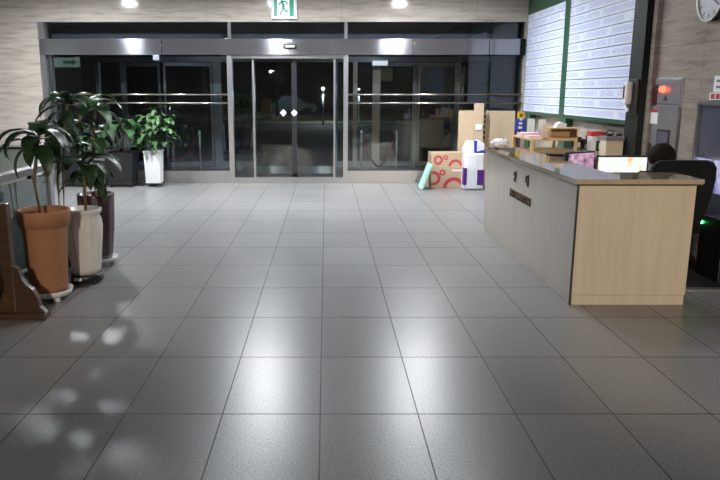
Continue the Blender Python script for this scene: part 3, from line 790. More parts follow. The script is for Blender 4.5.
tag(ps.build('paper_stack', 'pink_paper', None, (dsx + .17, 10.15, rz_)), 'stack of pink papers lying on the wooden leaflet rack', 'paper')
tag(MB().box(-.09, -.13, 0, .07, .13, .03).build('paper_stack', 'pink_paper', None, (dsx + .10, 9.72, rz_)), 'thin pile of pink leaflets at the near edge of the wooden rack', 'paper')
def leaflet(name, lab, px, py0, py1, Y, w, lean):
    a = at_y(px, py0, Y); h = at_y(px, py1, Y).z - rz_
    o = thing(name, lab, 'leaflet', (a.x, Y, rz_), -.25)
    MB().box(-w / 2, -.004, 0, w / 2, .004, h, mat=Matrix.Rotation(lean, 4, 'X')).build('board', 'white_paper', o)
    MB().prism([(0, 0), (.10, 0), (.02, h * .8)], -.01, .01, 'yz').build('easel_back', 'white_plastic', o)
leaflet('leaflet_stand', 'white standing leaflet leaning on the wooden rack, leftmost of the pair', 530.5, 133, 118.5, 10.25, .105, -.1)
leaflet('leaflet_stand', 'white standing leaflet on the wooden rack, right of the other leaflet', 541.5, 133, 119.5, 10.1, .10, -.05)
lh = thing('leaflet_holder', 'cream leaflet holder standing on the near edge of the rack', 'holder', (dsx + .18, 9.52, rz_))
bx('back_plate', 'cream', (-.02, .03, 0), (.04, .045, .19), lh); bx('front_plate', 'cream', (-.02, -.05, 0), (.04, -.035, .12), lh); bx('base', 'cream', (-.02, -.05, 0), (.04, .045, .012), lh)
tag(MB().prism([(-.07, 0), (.07, 0), (.07, .055), (.0, .075), (-.05, .05)], -.06, .06).build('tissue_pack', 'white_paper', None, (dsx + .42, 9.60, rz_ + .145)), 'small white tissue pack on top of the rack cubby', 'tissue pack')
# plastic bag of bits at the counter's far end
bg = MB(); bg.sphere((0, 0, .06), .07, (1.6, .9, .9), 16)
for v in bg.bm.verts: v.co += Vector((random.uniform(-.02, .02), random.uniform(-.02, .02), random.uniform(-.015, .02)))
for v in bg.bm.verts: v.co.z = max(0, v.co.z)
tag(bg.build('plastic_bag', 'packaging', None, (2.215, 8.95, 1.092)), 'crumpled clear plastic bag lying on the far corner of the counter top', 'bag')
# yellow and blue sign on a pole
sp_ = at_y(520, 131, 12.2)
ss = thing('sign_stand', 'narrow sign with yellow head and blue body standing under the directory board', 'sign', (sp_.x, 12.2, 0))
zt_ = at_y(520, 111.5, 12.2).z; zmid = at_y(520, 119, 12.2).z
bx('yellow_head', 'yellow', (-.06, -.01, zmid + .01), (.06, .01, zt_), ss)
bb = bx('blue_body', 'blue', (-.085, -.01, sp_.z), (.085, .01, zmid), ss)
for k in range(3): bx('white_mark', 'white_ink', (-.04 + .01 * k, -.013, sp_.z + .04 + .07 * k), (.03, -.01, sp_.z + .08 + .07 * k), bb)
MB().cyl((0, .02, .02), .015, zt_ - .04, 12).build('pole', 'dark_steel', ss); MB().cyl((0, .02, 0), .15, .02, 24).build('base', 'dark_steel', ss)
bb2 = bx('mark', 'dark_steel', (-.02, -.013, zmid + .04), (.02, -.01, zt_ - .04), ss)

# low cabinet with clutter behind the monitors
lc = thing('low_cabinet', 'dark low cabinet against the wall below the directory board', 'cabinet', (3.40, 8.85, 0))
bx('carcass', 'brown_wood', (0, 0, 0), (.40, 2.2, .93), lc); bx('top', 'brown_wood', (-.02, -.02, .93), (.40, 2.22, .95), lc)
for k in range(3): dd = bx('door', 'brown_wood', (-.018, .03 + k * .72, .05), (0, .70 + k * .72, .90), lc, .004); bx('knob', 'brass', (-.035, .62 + k * .72, .48), (-.018, .65 + k * .72, .51), dd, .004)
fa = at_y(597.5, 131.5, 9.35)
fb = thing('first_aid_box', 'white box with red top and green emblem on the low cabinet', 'box', (fa.x, 9.35, .95))
hh = fa.z - .95
bx('body', 'white_plastic', (-.10, -.06, 0), (.10, .08, hh - .06), fb, .006); bx('lid', 'red', (-.105, -.065, hh - .06), (.105, .085, hh), fb, .006)
bx('emblem', 'green_frame', (-.03, -.064, .09), (.06, -.06, .22), fb)
e2 = bx('emblem_text', 'white_paper', (.0, -.067, .12), (.045, -.064, .19), fb)
bt = at_y(612, 140, 9.1)
bxx = thing('storage_box', 'beige carton beside the red-topped box on the low cabinet', 'box', (bt.x - .02, 9.08, .95))
bx('body', 'cream', (-.10, -.10, 0), (.12, .12, bt.z - .95), bxx, .004)
bx('lid', 'grey_plastic', (-.11, -.11, bt.z - .95), (.13, .13, bt.z - .90), bxx, .004)
for k, (px, Y, h, w, mm, lab) in enumerate(((576, 9.75, .25, .06, 'black_plastic', 'black binder standing on the low cabinet, nearest the green post'), (583.5, 9.7, .22, .07, 'brown_wood', 'brown binder standing between two black binders on the low cabinet'),
                                   (589.5, 9.68, .27, .045, 'dark_frame', 'black binder standing next to the red-topped box'))):
    x = at_y(px, 145, Y).x; b = thing('binder', lab, 'binder', (x, Y, .95), 0, 'binders on the low cabinet')
    bx('cover', mm, (-w / 2, -.11, 0), (w / 2, .11, h), b, .004); bx('spine_label', 'white_paper', (-w / 2 + .012, -.113, h * .45), (w / 2 - .012, -.11, h * .7), b)
# glasses case and odds on the carton
for k, (px, Y, lab) in enumerate(((610, 9.05, 'dark folded headset lying on the beige carton'), (619, 9.12, 'black cap lying on the beige carton lid'))):
    p = at_y(px, 133, Y)
    o = MB(); o.sphere((0, 0, .02), .045, (1, 1, .45), 14)
    if k: o.sphere((0, -.03, .006), .05, (.8, 1, .12), 14)
    else: o.tube([(-.05, 0, .02), (-.04, 0, .06), (.0, 0, .075), (.04, 0, .06), (.05, 0, .02)], .01, 8)
    tag(o.build(('headset', 'cap')[k], 'black_plastic', None, (p.x, Y, bt.z + .05)), lab, ('headset', 'cap')[k])

# ------------------------------------------------------------------ cartons by the right bay
def carton(lab, pxa, pxb, pyt, pyb, Y, z0, rings, words=None):
    a = at_y(pxa, pyb, Y); b = at_y(pxb, pyt, Y); w = b.x - a.x; h = b.z - z0 if z0 else b.z
    t = thing('cardboard_box', lab, 'box', (a.x, Y, z0), 0, 'cartons printed with red rings')
    bx('body', 'kraft', (0, 0, 0), (w, .42, h), t, .004)
    bx('tape', 'carton', (0, .19, h), (w, .23, h + .002), t)
    for (cxp, cyp, ro, ri, a0, a1) in rings:
        m = MB(); n = 28
        cxx, czz = cxp * w, cyp * h
        pts = [(cxx + ro * math.cos(a0 + (a1 - a0) * i / n), czz + ro * math.sin(a0 + (a1 - a0) * i / n)) for i in range(n + 1)]
        ins = [(cxx + ri * math.cos(a0 + (a1 - a0) * i / n), czz + ri * math.sin(a0 + (a1 - a0) * i / n)) for i in range(n + 1)]
        for i in range(n):
            m.prism([pts[i], pts[i + 1], ins[i + 1], ins[i]], -.004, 0)
        m.build('printed_ring', 'red_ink', t)
    if words: bx('printed_words', 'white_ink', (w * .6, -.003, h * .78), (w * .9, 0, h * .86), t)
    return h
T = 2 * PI
h1 = carton('larger carton printed with red rings on the floor, under a smaller carton', 429.5, 467, 166.5, 188, 13.32, 0,
       [(.34, .72, .058, .028, 0, T), (.10, .46, .135, .08, -PI / 2 - .4, PI / 2 + .4), (.66, .0, .21, .14, .02, PI - .02)], True)
carton('smaller carton printed with red rings on top of the larger carton', 431, 466.5, 153, 166.5, 13.34, h1,
       [(.2, .48, .085, .048, 0, T), (.41, .66, .045, .020, 0, T), (.70, .0, .135, .085, .02, PI - .02)])
ma = at_y(420.5, 186.5, 13.30)
mb_ = thing('foam_board', 'thin mint green board leaning against the cartons', 'board', (ma.x, 13.42, 0), 0)
MB().box(-.02, -.2, 0, .02, .2, .50, .004, Matrix.Rotation(.36, 4, 'Y')).build('board', 'mint_board', mb_, (-.02, -.22, .013))
# package of tissue rolls
pa = at_y(463.5, 188, 13.0); pb = at_y(485, 153, 13.0)
pk = thing('toilet_roll_pack', 'tall white film pack with purple bands standing behind the counter end', 'pack', (pa.x, 13.0, 0))
w = pb.x - pa.x
m = MB().box(0, 0, 0, w, .30, pb.z, .04); m.build('film_pack', 'packaging', pk)
bx('purple_band', 'purple', (-.004, -.005, .10), (w * .14, .15, pb.z * .60), pk, .003); bx('purple_band', 'purple', (w * .66, -.005, .10), (w + .004, .15, pb.z * .55), pk, .003)
qa = at_y(464.5, 153, 13.0); qb = at_y(485, 140.5, 13.0)
pk2 = thing('tissue_bag', 'small white and blue tissue bag lying on the tall purple-banded pack', 'pack', (qa.x, 13.02, pb.z))
w2 = qb.x - qa.x; h2 = qb.z - pb.z
MB().prism([(0, 0), (w2, 0), (w2, h2 * .75), (w2 * .75, h2), (w2 * .2, h2 * .95), (.0, h2 * .35)], 0, .24).build('film_pack', 'packaging', pk2)
MB().prism([(w2 * .50, -.0), (w2 * .62, 0), (w2 * .62, h2 * .98), (w2 * .46, h2 * .98)], -.005, .243).build('blue_band', 'blue', pk2)
MB().prism([(w2 * .62, 0.0), (w2 + .003, .0), (w2 + .003, h2 * .25), (w2 * .62, h2 * .1)], -.005, .243).build('blue_band', 'blue', pk2)
# flattened cartons leaning on the glass
for lab, pxa, pxb, pyt, Y, d in (('wide flattened carton leaning on the glass behind the tall pack', 459.5, 489, 110.5, 13.80, .05), ('wide flattened carton leaning on the glass, rightmost beside the board', 487, 516, 110.8, 13.84, .04),
                        ('tall narrow folded carton standing in front of the flattened cartons', 475.3, 484.8, 103.2, 13.70, .06)):
    a = at_y(pxa, pyt, Y); b = at_y(pxb, pyt, Y); t = thing('flattened_carton', lab, 'cardboard', (a.x, Y, 0), 0, 'flattened cartons by the glass')
    w = b.x - a.x
    MB().box(0, 0, 0, w, d, a.z, .003, Matrix.Rotation(-.03, 4, 'X')).build('sheet', 'carton', t)
    if w < .3:
        bx('shipping_label', 'white_paper', (w * .15, .015, at_y(480, 130, Y).z), (w * .85, .022, at_y(480, 124, Y).z), t)
        for k in range(6): bx('edge_notch', 'black_plastic', (w, .0, a.z - .18 - .10 * k), (w + .03, d, a.z - .125 - .10 * k), t)

# ------------------------------------------------------------------ stanchions with rope in the vestibule
def stanchion(px, lab, proto=[None]):
    x = at_y(px, 172, 16.0).x
    if proto[0] is None:
        t = thing('stanchion', lab, 'barrier post', (x, 16.0, 0), 0, 'barrier posts behind the glass')
        MB().lathe([(.16, 0), (.16, .015), (.10, .035), (.04, .06), (0, .06)], 28).build('base', 'post_metal', t)
        MB().cyl((0, 0, .05), .02, .87, 14).build('post', 'post_metal', t)
        MB().lathe([(.02, 0), (.033, .01), (.033, .04), (.02, .05), (.028, .07), (.0, .10)], 18, (0, 0, .86)).build('finial', 'post_metal', t)
        proto[0] = t
    else:
        t = copy_tree(proto[0]); t.location = (x, 16.0, 0); t['label'] = lab
    return x
xs_ = [stanchion(361, 'chrome barrier post behind the right window bay, nearest the doorway'), stanchion(396, 'chrome barrier post behind the right window bay, farther from the doorway'),
       stanchion(201, 'chrome barrier post behind the left window bay, nearest the doorway'), stanchion(150, 'chrome barrier post behind the white square planter')]
def rope(x0, x1, sag, lab):
    pts = []
    for i in range(17):
        t = i / 16; pts.append((x0 + (x1 - x0) * t, 16.0, .89 - sag * (1 - (2 * t - 1) ** 2)))
    r = thing('barrier_rope', lab, 'rope', (0, 0, 0), 0, 'ropes between barrier posts')
    MB().tube(pts[1:-1], .02, 8).build('rope', 'rope', r)
    for p, q in ((pts[0], pts[1]), (pts[-1], pts[-2])): MB().tube([p, q], .013, 8).build('hook', 'brass', r)
rope(xs_[0] + .035, xs_[1] - .035, .75, 'dark red rope sagging between the two posts right of the doorway')
rope(xs_[3] + .035, xs_[2] - .035, .6, 'dark red rope hanging between the posts left of the doorway')

# ------------------------------------------------------------------ plants
def planter_plant(name, lab, cat, loc, group=None): return thing(name, lab, cat, loc, 0, group)
def saucer_lathe(r, h): return [(r * .92, .0), (r, h), (r * .96, h), (r * .88, h * .45), (0, h * .45)]
def wheels(parent, r, z=.0):
    for k in range(4):
        a = PI / 4 + k * PI / 2
        MB().box(-.03, -.02, 0, .03, .02, .045, .005, Matrix.Translation((r * math.cos(a), r * math.sin(a), z))).build('foot', 'white_plastic', parent)
def crown(mb, c, n, L, W, el=(.2, .9), droop=(1.6, 2.6), az0=0, rng=None):
    rng = rng or random
    for i in range(n):
        az = az0 + i * 2.399 + rng.uniform(-.25, .25); t = i / max(1, n - 1)
        mb.leaf((c[0], c[1], c[2] - .10 + .15 * t), az, el[0] + (el[1] - el[0]) * t + rng.uniform(-.3, .3), L * rng.uniform(.6, 1.15), W * rng.uniform(.8, 1.15), rng.uniform(*droop), twist=rng.uniform(-.5, .5))

# terracotta
rg = random.Random(3)
tx, ty = -2.458, 6.0
p = planter_plant('potted_dracaena', 'dracaena with drooping dark leaves in a tall terracotta pot', 'plant', (tx, ty, 0))
MB().lathe(saucer_lathe(.20, .05), 36, (0, 0, .045)).build('saucer', 'white_plastic', p); wheels(p, .14)
tz = .805
MB().lathe([(.155, .075), (.160, .12), (.190, tz - .16), (.194, tz - .14), (.214, tz - .13), (.226, tz - .01), (.220, tz), (.204, tz), (.198, tz - .05), (.192, tz - .065), (.188, tz - .068), (0, tz - .07)], 48).build('pot', 'terracotta', p)
MB().cyl((0, 0, tz - .075), .188, .012, 28).build('soil', 'soil', p)
top = at_y(38.5, 137, 6.05) - Vector((tx, ty, 0))
MB().tube([(at_y(40, 205, 6.0).x - tx, 0, tz - .08), (-.06, .01, 1.05), tuple(top)], .014, 8, [.017, .015, .014]).build('cane', 'cane', p)
mb = MB(); crown(mb, top, 12, .38, .16, (-.3, .6), (1.2, 2.0), .4, rg)
mb.leaf(tuple(top + Vector((-.02, -.03, .02))), PI + .1, .5, .52, .15, 2.6); mb.leaf(tuple(top + Vector((0, -.05, 0))), PI + .6, .55, .42, .17, 2.9); mb.leaf(tuple(top), -.1, .55, .36, .14, 2.4)
mb.leaf(tuple(top + Vector((-.1, -.05, -.03))), PI + .35, .15, .36, .16, 2.2)
mb.build('foliage', 'leaf_dark', p, recalc=False)
# white ribbed pot
rg = random.Random(11)
wx, wy = -2.315, 6.57
p = planter_plant('potted_dracaena', 'dracaena with glossy leaves in a ribbed white pot on a black stand', 'plant', (wx, wy, 0))
MB().lathe([(.13, .02), (.155, .03), (.155, .09), (.14, .095)], 36).build('stand', 'black_plastic', p)
for k in range(4):
    a = PI / 4 + k * PI / 2; MB().box(-.025, -.018, 0, .025, .018, .03, .004, Matrix.Translation((.12 * math.cos(a), .12 * math.sin(a), 0))).build('foot', 'black_plastic', p)
bx('stand_label', 'white_paper', (-.075, -.158, .045), (.0, -.150, .075), p)
wz = .72
rib = lambda a, z: 1 + (.035 * math.cos(a * 14) if .14 < z < wz - .09 else 0)
MB().lathe([(.135, .095), (.138, .15), (.150, .30), (.165, .45), (.172, .55), (.163, .62), (.152, .655), (.165, .675), (.176, .695), (.172, wz), (.155, wz), (.145, wz - .05), (0, wz - .06)], 96, mod=rib).build('pot', 'white_glaze', p)
MB().cyl((0, 0, wz - .06), .143, .012, 28).build('soil', 'soil', p)
c2 = at_y(84, 166, 6.57) - Vector((wx, wy, 0)); c2b = at_y(98, 150, 6.8) - Vector((wx, wy, 0))
MB().tube([(.03, 0, wz - .07), (.035, 0, .92), tuple(c2)], .015, 8).build('cane', 'cane', p)
mb = MB(); crown(mb, c2, 11, .36, .15, (-.3, .6), (1.0, 1.9), 1.1, rg)
mb.leaf(tuple(c2 + Vector((.05, 0, .05))), -.05, .45, .42, .14, 2.1); mb.leaf(tuple(c2 + Vector((.02, 0, .02))), -.3, .35, .36, .14, 2.4); mb.leaf(tuple(c2), -.55, .1, .32, .15, 1.6)
mb.build('foliage', 'leaf_dark', p, recalc=False)
# dark maroon pot
rg = random.Random(5)
dx_, dy_ = -2.41, 7.26
p = planter_plant('potted_dracaena', 'tall dracaena in a dark maroon fluted pot on a white stand', 'plant', (dx_, dy_, 0))
MB().lathe(saucer_lathe(.19, .04), 36, (0, 0, .05)).build('saucer', 'white_plastic', p); wheels(p, .13)
dz = .765
fl = lambda a, z: 1 + (.015 * math.cos(a * 12) if z < dz - .03 else 0)
MB().lathe([(.13, .07), (.14, .12), (.172, .40), (.188, dz - .08), (.19, dz - .02), (.186, dz), (.168, dz), (.16, dz - .05), (0, dz - .06)], 72, mod=fl).build('pot', 'maroon_glaze', p)
MB().cyl((0, 0, dz - .06), .158, .012, 28).build('soil', 'soil', p)
c3 = at_y(96, 101, 7.26) - Vector((dx_, dy_, 0)); c3b = at_y(64, 96, 7.3) - Vector((dx_, dy_, 0))
MB().tube([(0, 0, dz - .07), (.0, 0, 1.2), tuple(c3)], .014, 8).build('cane', 'cane', p)
mb = MB(); crown(mb, c3, 10, .38, .14, (-.1, .4), (1.0, 2.0), .7, rg)
for zz, az, L in ((1.42, -.4, .38), (1.36, .5, .32), (1.30, -.9, .36), (1.25, 3.3, .30), (1.45, 3.6, .34)):
    mb.leaf((0, 0, zz), az, .55, L, .13, 2.2)
mb.build('foliage', 'leaf_mid', p, recalc=False)
# a fourth cane plant behind the terracotta pot
rg = random.Random(21)
qx, qy = at_y(61, 210, 7.2).x, 7.2
p = planter_plant('potted_dracaena', 'dracaena on two pale canes, standing behind the terracotta pot', 'plant', (qx, qy, 0))
MB().lathe([(.105, 0), (.115, .05), (.13, .48), (.135, .5), (.118, .5), (.11, .46), (0, .45)], 36).build('pot', 'black_planter', p)
MB().cyl((0, 0, .45), .108, .01, 24).build('soil', 'soil', p)
c4 = at_y(67, 104, 7.15) - Vector((qx, qy, 0)); c4b = at_y(60, 128, 7.2) - Vector((qx, qy, 0))
MB().tube([(-.015, 0, .44), (-.01, 0, .9), tuple(c4b)], .016, 8).build('cane', 'cane', p)
MB().tube([(.025, 0, .44), (.05, 0, .95), (.085, .0, 1.3), tuple(c4)], .015, 8).build('cane', 'cane', p)
mb = MB(); crown(mb, c4, 8, .38, .13, (.0, .4), (1.2, 2.0), .2, rg); crown(mb, c4b, 9, .38, .15, (-.2, .6), (1.6, 2.6), 1.3, rg)
mb.leaf(tuple(c4 + Vector((-.02, 0, .02))), PI, .55, .40, .12, 2.6); mb.leaf(tuple(c4 + Vector((0, 0, .02))), PI + .5, .45, .34, .13, 2.2)
mb.build('foliage', 'leaf_dark', p, recalc=False)

# planters along the glass wall
def square_planter(name, lab, px, pyt, pyb, Y, wt, wb, mat):
    b = at_y(px, pyb, Y - .2); t = at_y(px, pyt, Y - .15)
    p = thing(name, lab, 'plant', (at_y(px, 180, Y).x, Y, 0)); h = t.z
    m = MB(); z0 = .07
    for (x, z, y0) in (): pass
    prof = [(wb / 2, z0), (wt / 2, h - .04), (wt / 2 + .012, h - .035), (wt / 2 + .012, h), (wt / 2 - .02, h), (wt / 2 - .03, h - .06), (0, h - .06)]
    m.lathe([(r * math.sqrt(2), z) for r, z in prof], 4, (0, 0, 0), Matrix.Rotation(PI / 4, 4, 'Z'))
    for f in m.bm.faces: f.smooth = False
    m.build('pot', mat, p)
    bx('soil', 'soil', (-wt / 2 + .04, -wt / 2 + .04, h - .07), (wt / 2 - .04, wt / 2 - .04, h - .05), p)
    bx('tray', 'black_plastic', (-wb / 2 - .02, -wb / 2 - .02, .035), (wb / 2 + .02, wb / 2 + .02, .07), p, .006)
    for sx in (-1, 1):
        for sy in (-1, 1): MB().sphere((sx * (wb / 2 - .03), sy * (wb / 2 - .03), .02), .02, seg=10).build('caster', 'white_plastic' if mat == 'white_plastic' else 'black_plastic', p)
    return p, h
def bush(mb, c, n, R, L, W, rg, flat=1.0):
    for i in range(n):
        z = rg.uniform(-1, 1); a = rg.uniform(0, T); r = R * rg.uniform(.35, 1)
        q = Vector((math.cos(a) * math.sqrt(1 - z * z) * r, math.sin(a) * math.sqrt(1 - z * z) * r * .8, z * r * flat))
        mb.leaf(tuple(Vector(c) + q), a + rg.uniform(-.7, .7), rg.uniform(-.1, .6), L * rg.uniform(.7, 1.2), W * rg.uniform(.8, 1.2), rg.uniform(1, 2.2), n=5, twist=rg.uniform(-.6, .6))
rg = random.Random(31)
p, h = square_planter('potted_rubber_plant', 'leafy plant in a black square planter, leftmost against the glass wall', 77.5, 157.5, 186.5, 13.70, .44, .40, 'black_planter')
mb = MB(); bush(mb, (0, 0, h + .30), 26, .28, .26, .10, rg); mb.build('foliage', 'leaf_dark', p, recalc=False)
MB().tube([(0, 0, h - .06), (.02, 0, h + .3)], .014, 8).build('stem', 'cane', p)
p, h = square_planter('potted_rubber_plant', 'thin plant in a grey square planter between two black planters', 99, 158.5, 186.5, 13.70, .37, .34, 'grey_plastic')
mb = MB(); bush(mb, (0, 0, h + .35), 18, .22, .24, .09, rg, 1.3); mb.build('foliage', 'leaf_dark', p, recalc=False)
MB().tube([(0, 0, h - .06), (-.03, 0, h + .4)], .012, 8).build('stem', 'cane', p)
p, h = square_planter('potted_rubber_plant', 'broad-leaved plant in a wide black planter beside the white planter', 123.5, 152.5, 186.5, 13.68, .54, .44, 'black_planter')
mb = MB()
for (dxl, dzl, az, L) in ((-.10, .42, 2.9, .30), (.12, .45, .2, .32), (.0, .55, 3.6, .34), (.05, .58, -.5, .34), (.10, .40, -.9, .30), (-.12, .36, 4.0, .28), (.02, .60, 1.4, .3), (-.05, .50, -1.6, .32), (.15, .33, .6, .3), (-.02, .48, 2.2, .3), (.2, .5, -.2, .28), (-.18, .5, 3.2, .26)):
    mb.leaf((dxl, 0, h + dzl), az, .45, L * 1.25, .20, 2.2, twist=rg.uniform(-.4, .4))
mb.build('foliage', 'leaf_mid', p, recalc=False)
for x0, x1 in ((-.05, -.1), (.03, .06), (.08, .16)): MB().tube([(x0, 0, h - .06), (x1, 0, h + .55)], .011, 8).build('stem', 'cane', p)
p, h = square_planter('potted_umbrella_plant', 'bushy umbrella plant in a tall white square planter by the glass wall', 154.8, 150.8, 186.5, 13.66, .31, .28, 'white_plastic')
mb = MB(); bush(mb, (.08, 0, h + .52), 95, .28, .20, .10, rg, 1.15); bush(mb, (-.14, -.03, h + .20), 75, .24, .19, .09, rg); bush(mb, (.28, 0, h + .28), 34, .18, .18, .08, rg, 1.3)
mb.build('foliage', 'leaf_bright', p, recalc=False)
MB().tube([(0, 0, h - .06), (.03, 0, h + .3), (.08, 0, h + .6)], .014, 8).build('stem', 'cane', p)
MB().tube([(.02, -.02, h - .06), (-.1, -.02, h + .2)], .010, 8).build('stem', 'cane', p)
MB().tube([(.05, -.06, h - .06), (.05, -.06, h + .12)], .022, 10).build('plant_stake', 'light_wood', p)
# ------------------------------------------------------------------ glass balustrade at the stairs on the left
bs = thing('glass_balustrade', 'glass balustrade with flat steel handrail behind the potted plants on the left', 'railing', (-3.0, 0, 0))
y0, y1 = 3.2, 7.62
hr = MB(); hr.box(-.05, y0, 1.03, .07, y1, 1.06, .006); hr.box(-.025, y0, .985, .045, y1 - .02, 1.03, .004); hr.build('handrail', 'steel', bs)
for y in (7.55, 5.9, 4.3): bx('post', 'grey_frame', (-.03, y - .05, 0), (.03, y + .05, .985), bs)
for a, b in ((5.97, 7.48), (4.37, 5.83)): bx('glass_panel', 'glass_rail', (-.006, a, .08), (.006, b, .95), bs)
bx('kerb', 'dark_steel', (-.05, y0, 0), (.05, y1, .06), bs)
for y in (6.3, 7.1): bx('clamp', 'black_plastic', (-.02, y - .06, .94), (.025, y + .06, .985), bs)
# mint-white parapet beyond the balustrade
pp = thing('stair_parapet', 'mint white parapet block beside the left stone pier', 'parapet', (0, 0, 0))
pr = at_y(30, 147, 10.2)
bx('body', 'mint', (LX + .02, 10.2, 0), (pr.x, 10.5, pr.z - .03), pp)
bx('coping', 'dark_steel', (LX + .02, 10.17, pr.z - .03), (pr.x + .02, 10.53, pr.z), pp)
bx('groove', 'dark_steel', (LX + .02, 10.194, .62), (pr.x, 10.2, .64), pp)
# ------------------------------------------------------------------ wooden stand at the lower left
ws = thing('wooden_stand', 'dark brown wooden stand with scrolled foot at the left edge of the lobby', 'stand', (0, 5.45, 0))
f0 = at_y(11, 265, 5.45); fx1 = at_y(48, 316, 5.45).x; xp0 = at_y(-14, 240, 5.45).x; xp1 = at_y(11.5, 240, 5.45).x; ztp = at_y(5, 203, 5.45).z
def Q(px, py): v = at_y(px, py, 5.45); return (v.x, max(.05, v.z))
foot = [(xp1, .05), (fx1, .05), Q(47, 312), Q(41, 306), Q(39, 297), Q(34, 289), Q(27, 284), Q(22, 277), Q(19, 268), Q(12, 264)]
MB().prism(foot, -.03, .03).build('scrolled_bracket', 'brown_wood', ws)
foot2 = [(2 * (xp0 + xp1) / 2 - x, z) for x, z in foot]
MB().prism(list(reversed(foot2)), -.03, .03).build('scrolled_bracket', 'brown_wood', ws)
bx('foot_beam', 'brown_wood', (xp0 - (fx1 - xp1), -.06, 0), (fx1 + .005, .06, .05), ws, .006)
bx('post', 'brown_wood', (xp0, -.035, .05), (xp1, .035, ztp), ws, .008)
bx('post', 'brown_wood', (xp0, -2.035, .05), (xp1, -1.965, ztp), ws, .008)
bx('foot_beam', 'brown_wood', (xp0 - (fx1 - xp1), -2.06, 0), (fx1, -1.94, .05), ws, .006)
for z in (at_y(5, 283, 5.45).z, ztp - .12): bx('rail', 'brown_wood', ((xp0 + xp1) / 2 - .025, -1.965, z - .04), ((xp0 + xp1) / 2 + .025, -.035, z + .05), ws, .005)
bx('panel', 'brown_wood', ((xp0 + xp1) / 2 - .01, -1.965, .28), ((xp0 + xp1) / 2 + .01, -.035, ztp - .16), ws)

# exit sign hanging at the left, seen only as a reflection in the glass
e2 = thing('exit_sign', 'green lit arrow exit sign at the left, reflected in the left window bay', 'sign', (-7.0, 9.0, 2.44))
bx('housing', 'white_plastic', (-.40, -.03, 0), (.40, .03, .28), e2, .006)
bx('rod', 'steel', (-.02, -.02, .28), (.02, .02, CH - 2.44), e2)
bx('lit_panel', 'exit_white', (-.38, .03, .02), (.38, .034, .26), e2)
MB().prism([(.20, .05), (.20, .10), (-.05, .10), (-.05, .18), (.20, .18), (.20, .23), (.34, .14)], .034, .038).build('arrow', 'exit_green', e2)

# ------------------------------------------------------------------ night street outside
structure(bx('ceiling_added_porch', 'wall_dark', (gx0, VY + .15, 3.32), (gx1, 20.5, 3.5)))  # slab added only to carry the fill lamp under it
ceiling_light(-1.3, 18.7, 3.32, .45, 'added fill lamp under the porch slab outside the doors', 7, 'added porch fill lamps')  # lamp added to brighten the bench outside the doors
structure(bx('ground', 'asphalt', (-60, VY + .15, -.12), (60, 110, -.02)))
tag(bx('lawn', 'grass', (-20, 42, -.02), (20, 52, .05)), 'dim strip of lawn outside beyond the entrance', 'lawn', kind='structure')
tag(bx('kerb', 'stone_out', (-20, 41.6, -.02), (20, 42, .12)), 'pale kerb outside', 'kerb', kind='structure')
lbx = at_y(278, 160, 19.2).x
bn = thing('stone_bench', 'low pale stone bench outside beyond the sliding doors', 'bench', (lbx, 19.2, -.02))
bx('seat', 'stone_out', (-.42, -.2, .30), (.42, .2, .42), bn, .01)
for x in (-.3, .3): bx('leg', 'stone_out', (x - .08, -.15, 0), (x + .08, .15, .30), bn)
bs_ = at_y(266.5, 112, 50)
sgn = thing('street_sign', 'brown upright sign box outside left of the parked car', 'sign', (bs_.x, 50, .05))
bx('board', 'brown_sign', (-.32, -.12, .25), (.32, .12, 1.25), sgn, .01); bx('plinth', 'stone_out', (-.36, -.16, 0), (.36, .16, .25), sgn)
car = thing('parked_car', 'dark grey car parked outside across the street', 'car', (at_y(292, 110, 60).x, 60, -.02))
cb_ = MB().prism([(-2.1, .25), (2.1, .25), (2.15, .65), (1.9, .85), (1.15, .92), (-1.2, .95), (-1.95, .9), (-2.15, .6)], -.85, .85); cb_.build('body', 'car', car)
MB().prism([(-1.25, .95), (1.1, .92), (.5, 1.42), (-.8, 1.45)], -.75, .75).build('cabin', 'panel_glass', car)
MB().prism([(-.85, 1.44), (.52, 1.41), (.45, 1.47), (-.78, 1.50)], -.72, .72).build('roof', 'car', car)
for x in (-1.3, 1.3):
    for y in (-.86, .70): MB().cyl((0, 0, 0), .32, .16, 24, mat=Matrix.Translation((x, y + .16, .32)) @ Matrix.Rotation(PI / 2, 4, 'X')).build('wheel', 'rubber', car)
tp_ = at_y(276.5, 100, 54)
tree = thing('bare_tree', 'small bare tree outside beside the street lamp', 'tree', (tp_.x, 54, -.02))
MB().tube([(0, 0, 0), (.03, 0, 1.8), (0, 0, 3.9)], .08, 8, [.11, .08, .04]).build('trunk', 'bark', tree)
for k in range(9):
    a = k * 2.4; z = 1.9 + .2 * k
    MB().tube([(0, 0, z), (.5 * math.cos(a), .5 * math.sin(a), z + .5), (.8 * math.cos(a), .8 * math.sin(a), z + 1.1)], .03, 6, [.04, .028, .01]).build('branch', 'bark', tree)
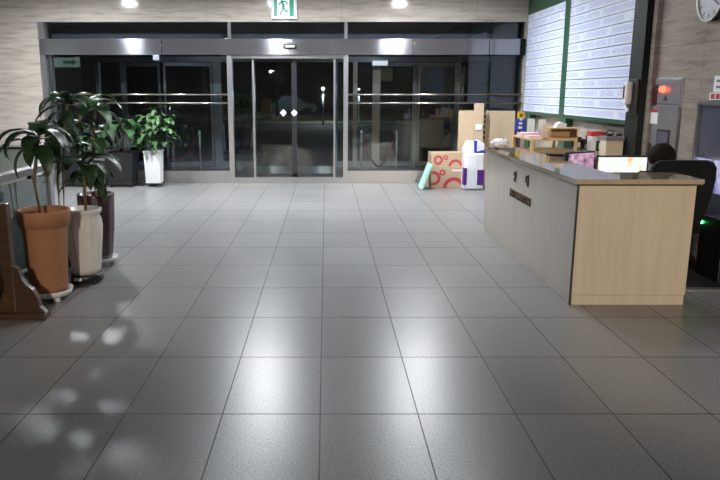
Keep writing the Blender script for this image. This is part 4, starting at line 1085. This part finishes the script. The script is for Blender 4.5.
def lamp(px, py, Y, label, r, arm=0, e=None):
    q = at_y(px, py, Y)
    t = thing('street_lamp', label, 'lamp', (q.x, Y, -.02), 0, 'street lamps outside')
    MB().cyl((-arm, 0, 0), .05, q.z + .1, 10).build('pole', 'grey_frame', t)
    if arm: MB().tube([(-arm, 0, q.z + .08), (0, 0, q.z + .12)], .03, 8).build('arm', 'grey_frame', t)
    MB().sphere((0, 0, q.z + .02), r, seg=14).build('globe', 'globe', t)
    li = bpy.data.lights.new('lamp_light', 'POINT'); li.energy = 300; li.color = (.85, 1, .94); li.shadow_soft_size = .1
    o = bpy.data.objects.new('lamp_light', li); COL.objects.link(o); o.parent = t; o.location = (0, 0, q.z - .3)
lamp(270.5, 71.5, 56, 'street lamp with long arm outside beside the bare tree', .09, -.5)
lamp(323, 88.5, 40, 'low globe lamp outside in the right door leaf', .08)
lamp(359, 89.3, 42, 'low globe lamp outside seen through the right window bay', .06)
bl = thing('far_building', 'dark low building across the street with a few lit windows', 'building', (0, 80, -.02))
bx('wall', 'wall_dark', (-45, 0, 0), (45, 6, 14), bl)
for k in range(10): bx('window', 'window_lit' if k % 3 == 0 else 'panel_glass', (-30 + 6 * k, -.05, 3 + (k % 2) * 3), (-28.6 + 6 * k, 0, 4.4 + (k % 2) * 3), bl)

# ------------------------------------------------------------------ world, camera, view
w = bpy.data.worlds.new('night'); scn.world = w; w.use_nodes = True
w.node_tree.nodes['Background'].inputs[0].default_value = (.05, .07, .12, 1)
w.node_tree.nodes['Background'].inputs[1].default_value = .10
cam = bpy.data.cameras.new('camera'); co = bpy.data.objects.new('camera', cam); COL.objects.link(co)
co.location = (0, 0, H); co.rotation_euler = (PI / 2 - P, 0, 0)
cam.sensor_width = 36; cam.lens = F / 720 * 36; cam.shift_x = (360 - CX) / 720; cam.clip_end = 300; cam.clip_start = .05
scn.camera = co
scn.view_settings.view_transform = 'Standard'; scn.view_settings.look = 'None'; scn.view_settings.gamma = 1
scn.view_settings.use_curve_mapping = False
scn.view_settings.exposure = 0.13
scn.cycles.use_denoising = True
scn.cycles.caustics_reflective = False; scn.cycles.sample_clamp_indirect = 2.5; scn.cycles.blur_glossy = 1.0
scn.cycles.max_bounces = 8; scn.cycles.transparent_max_bounces = 16
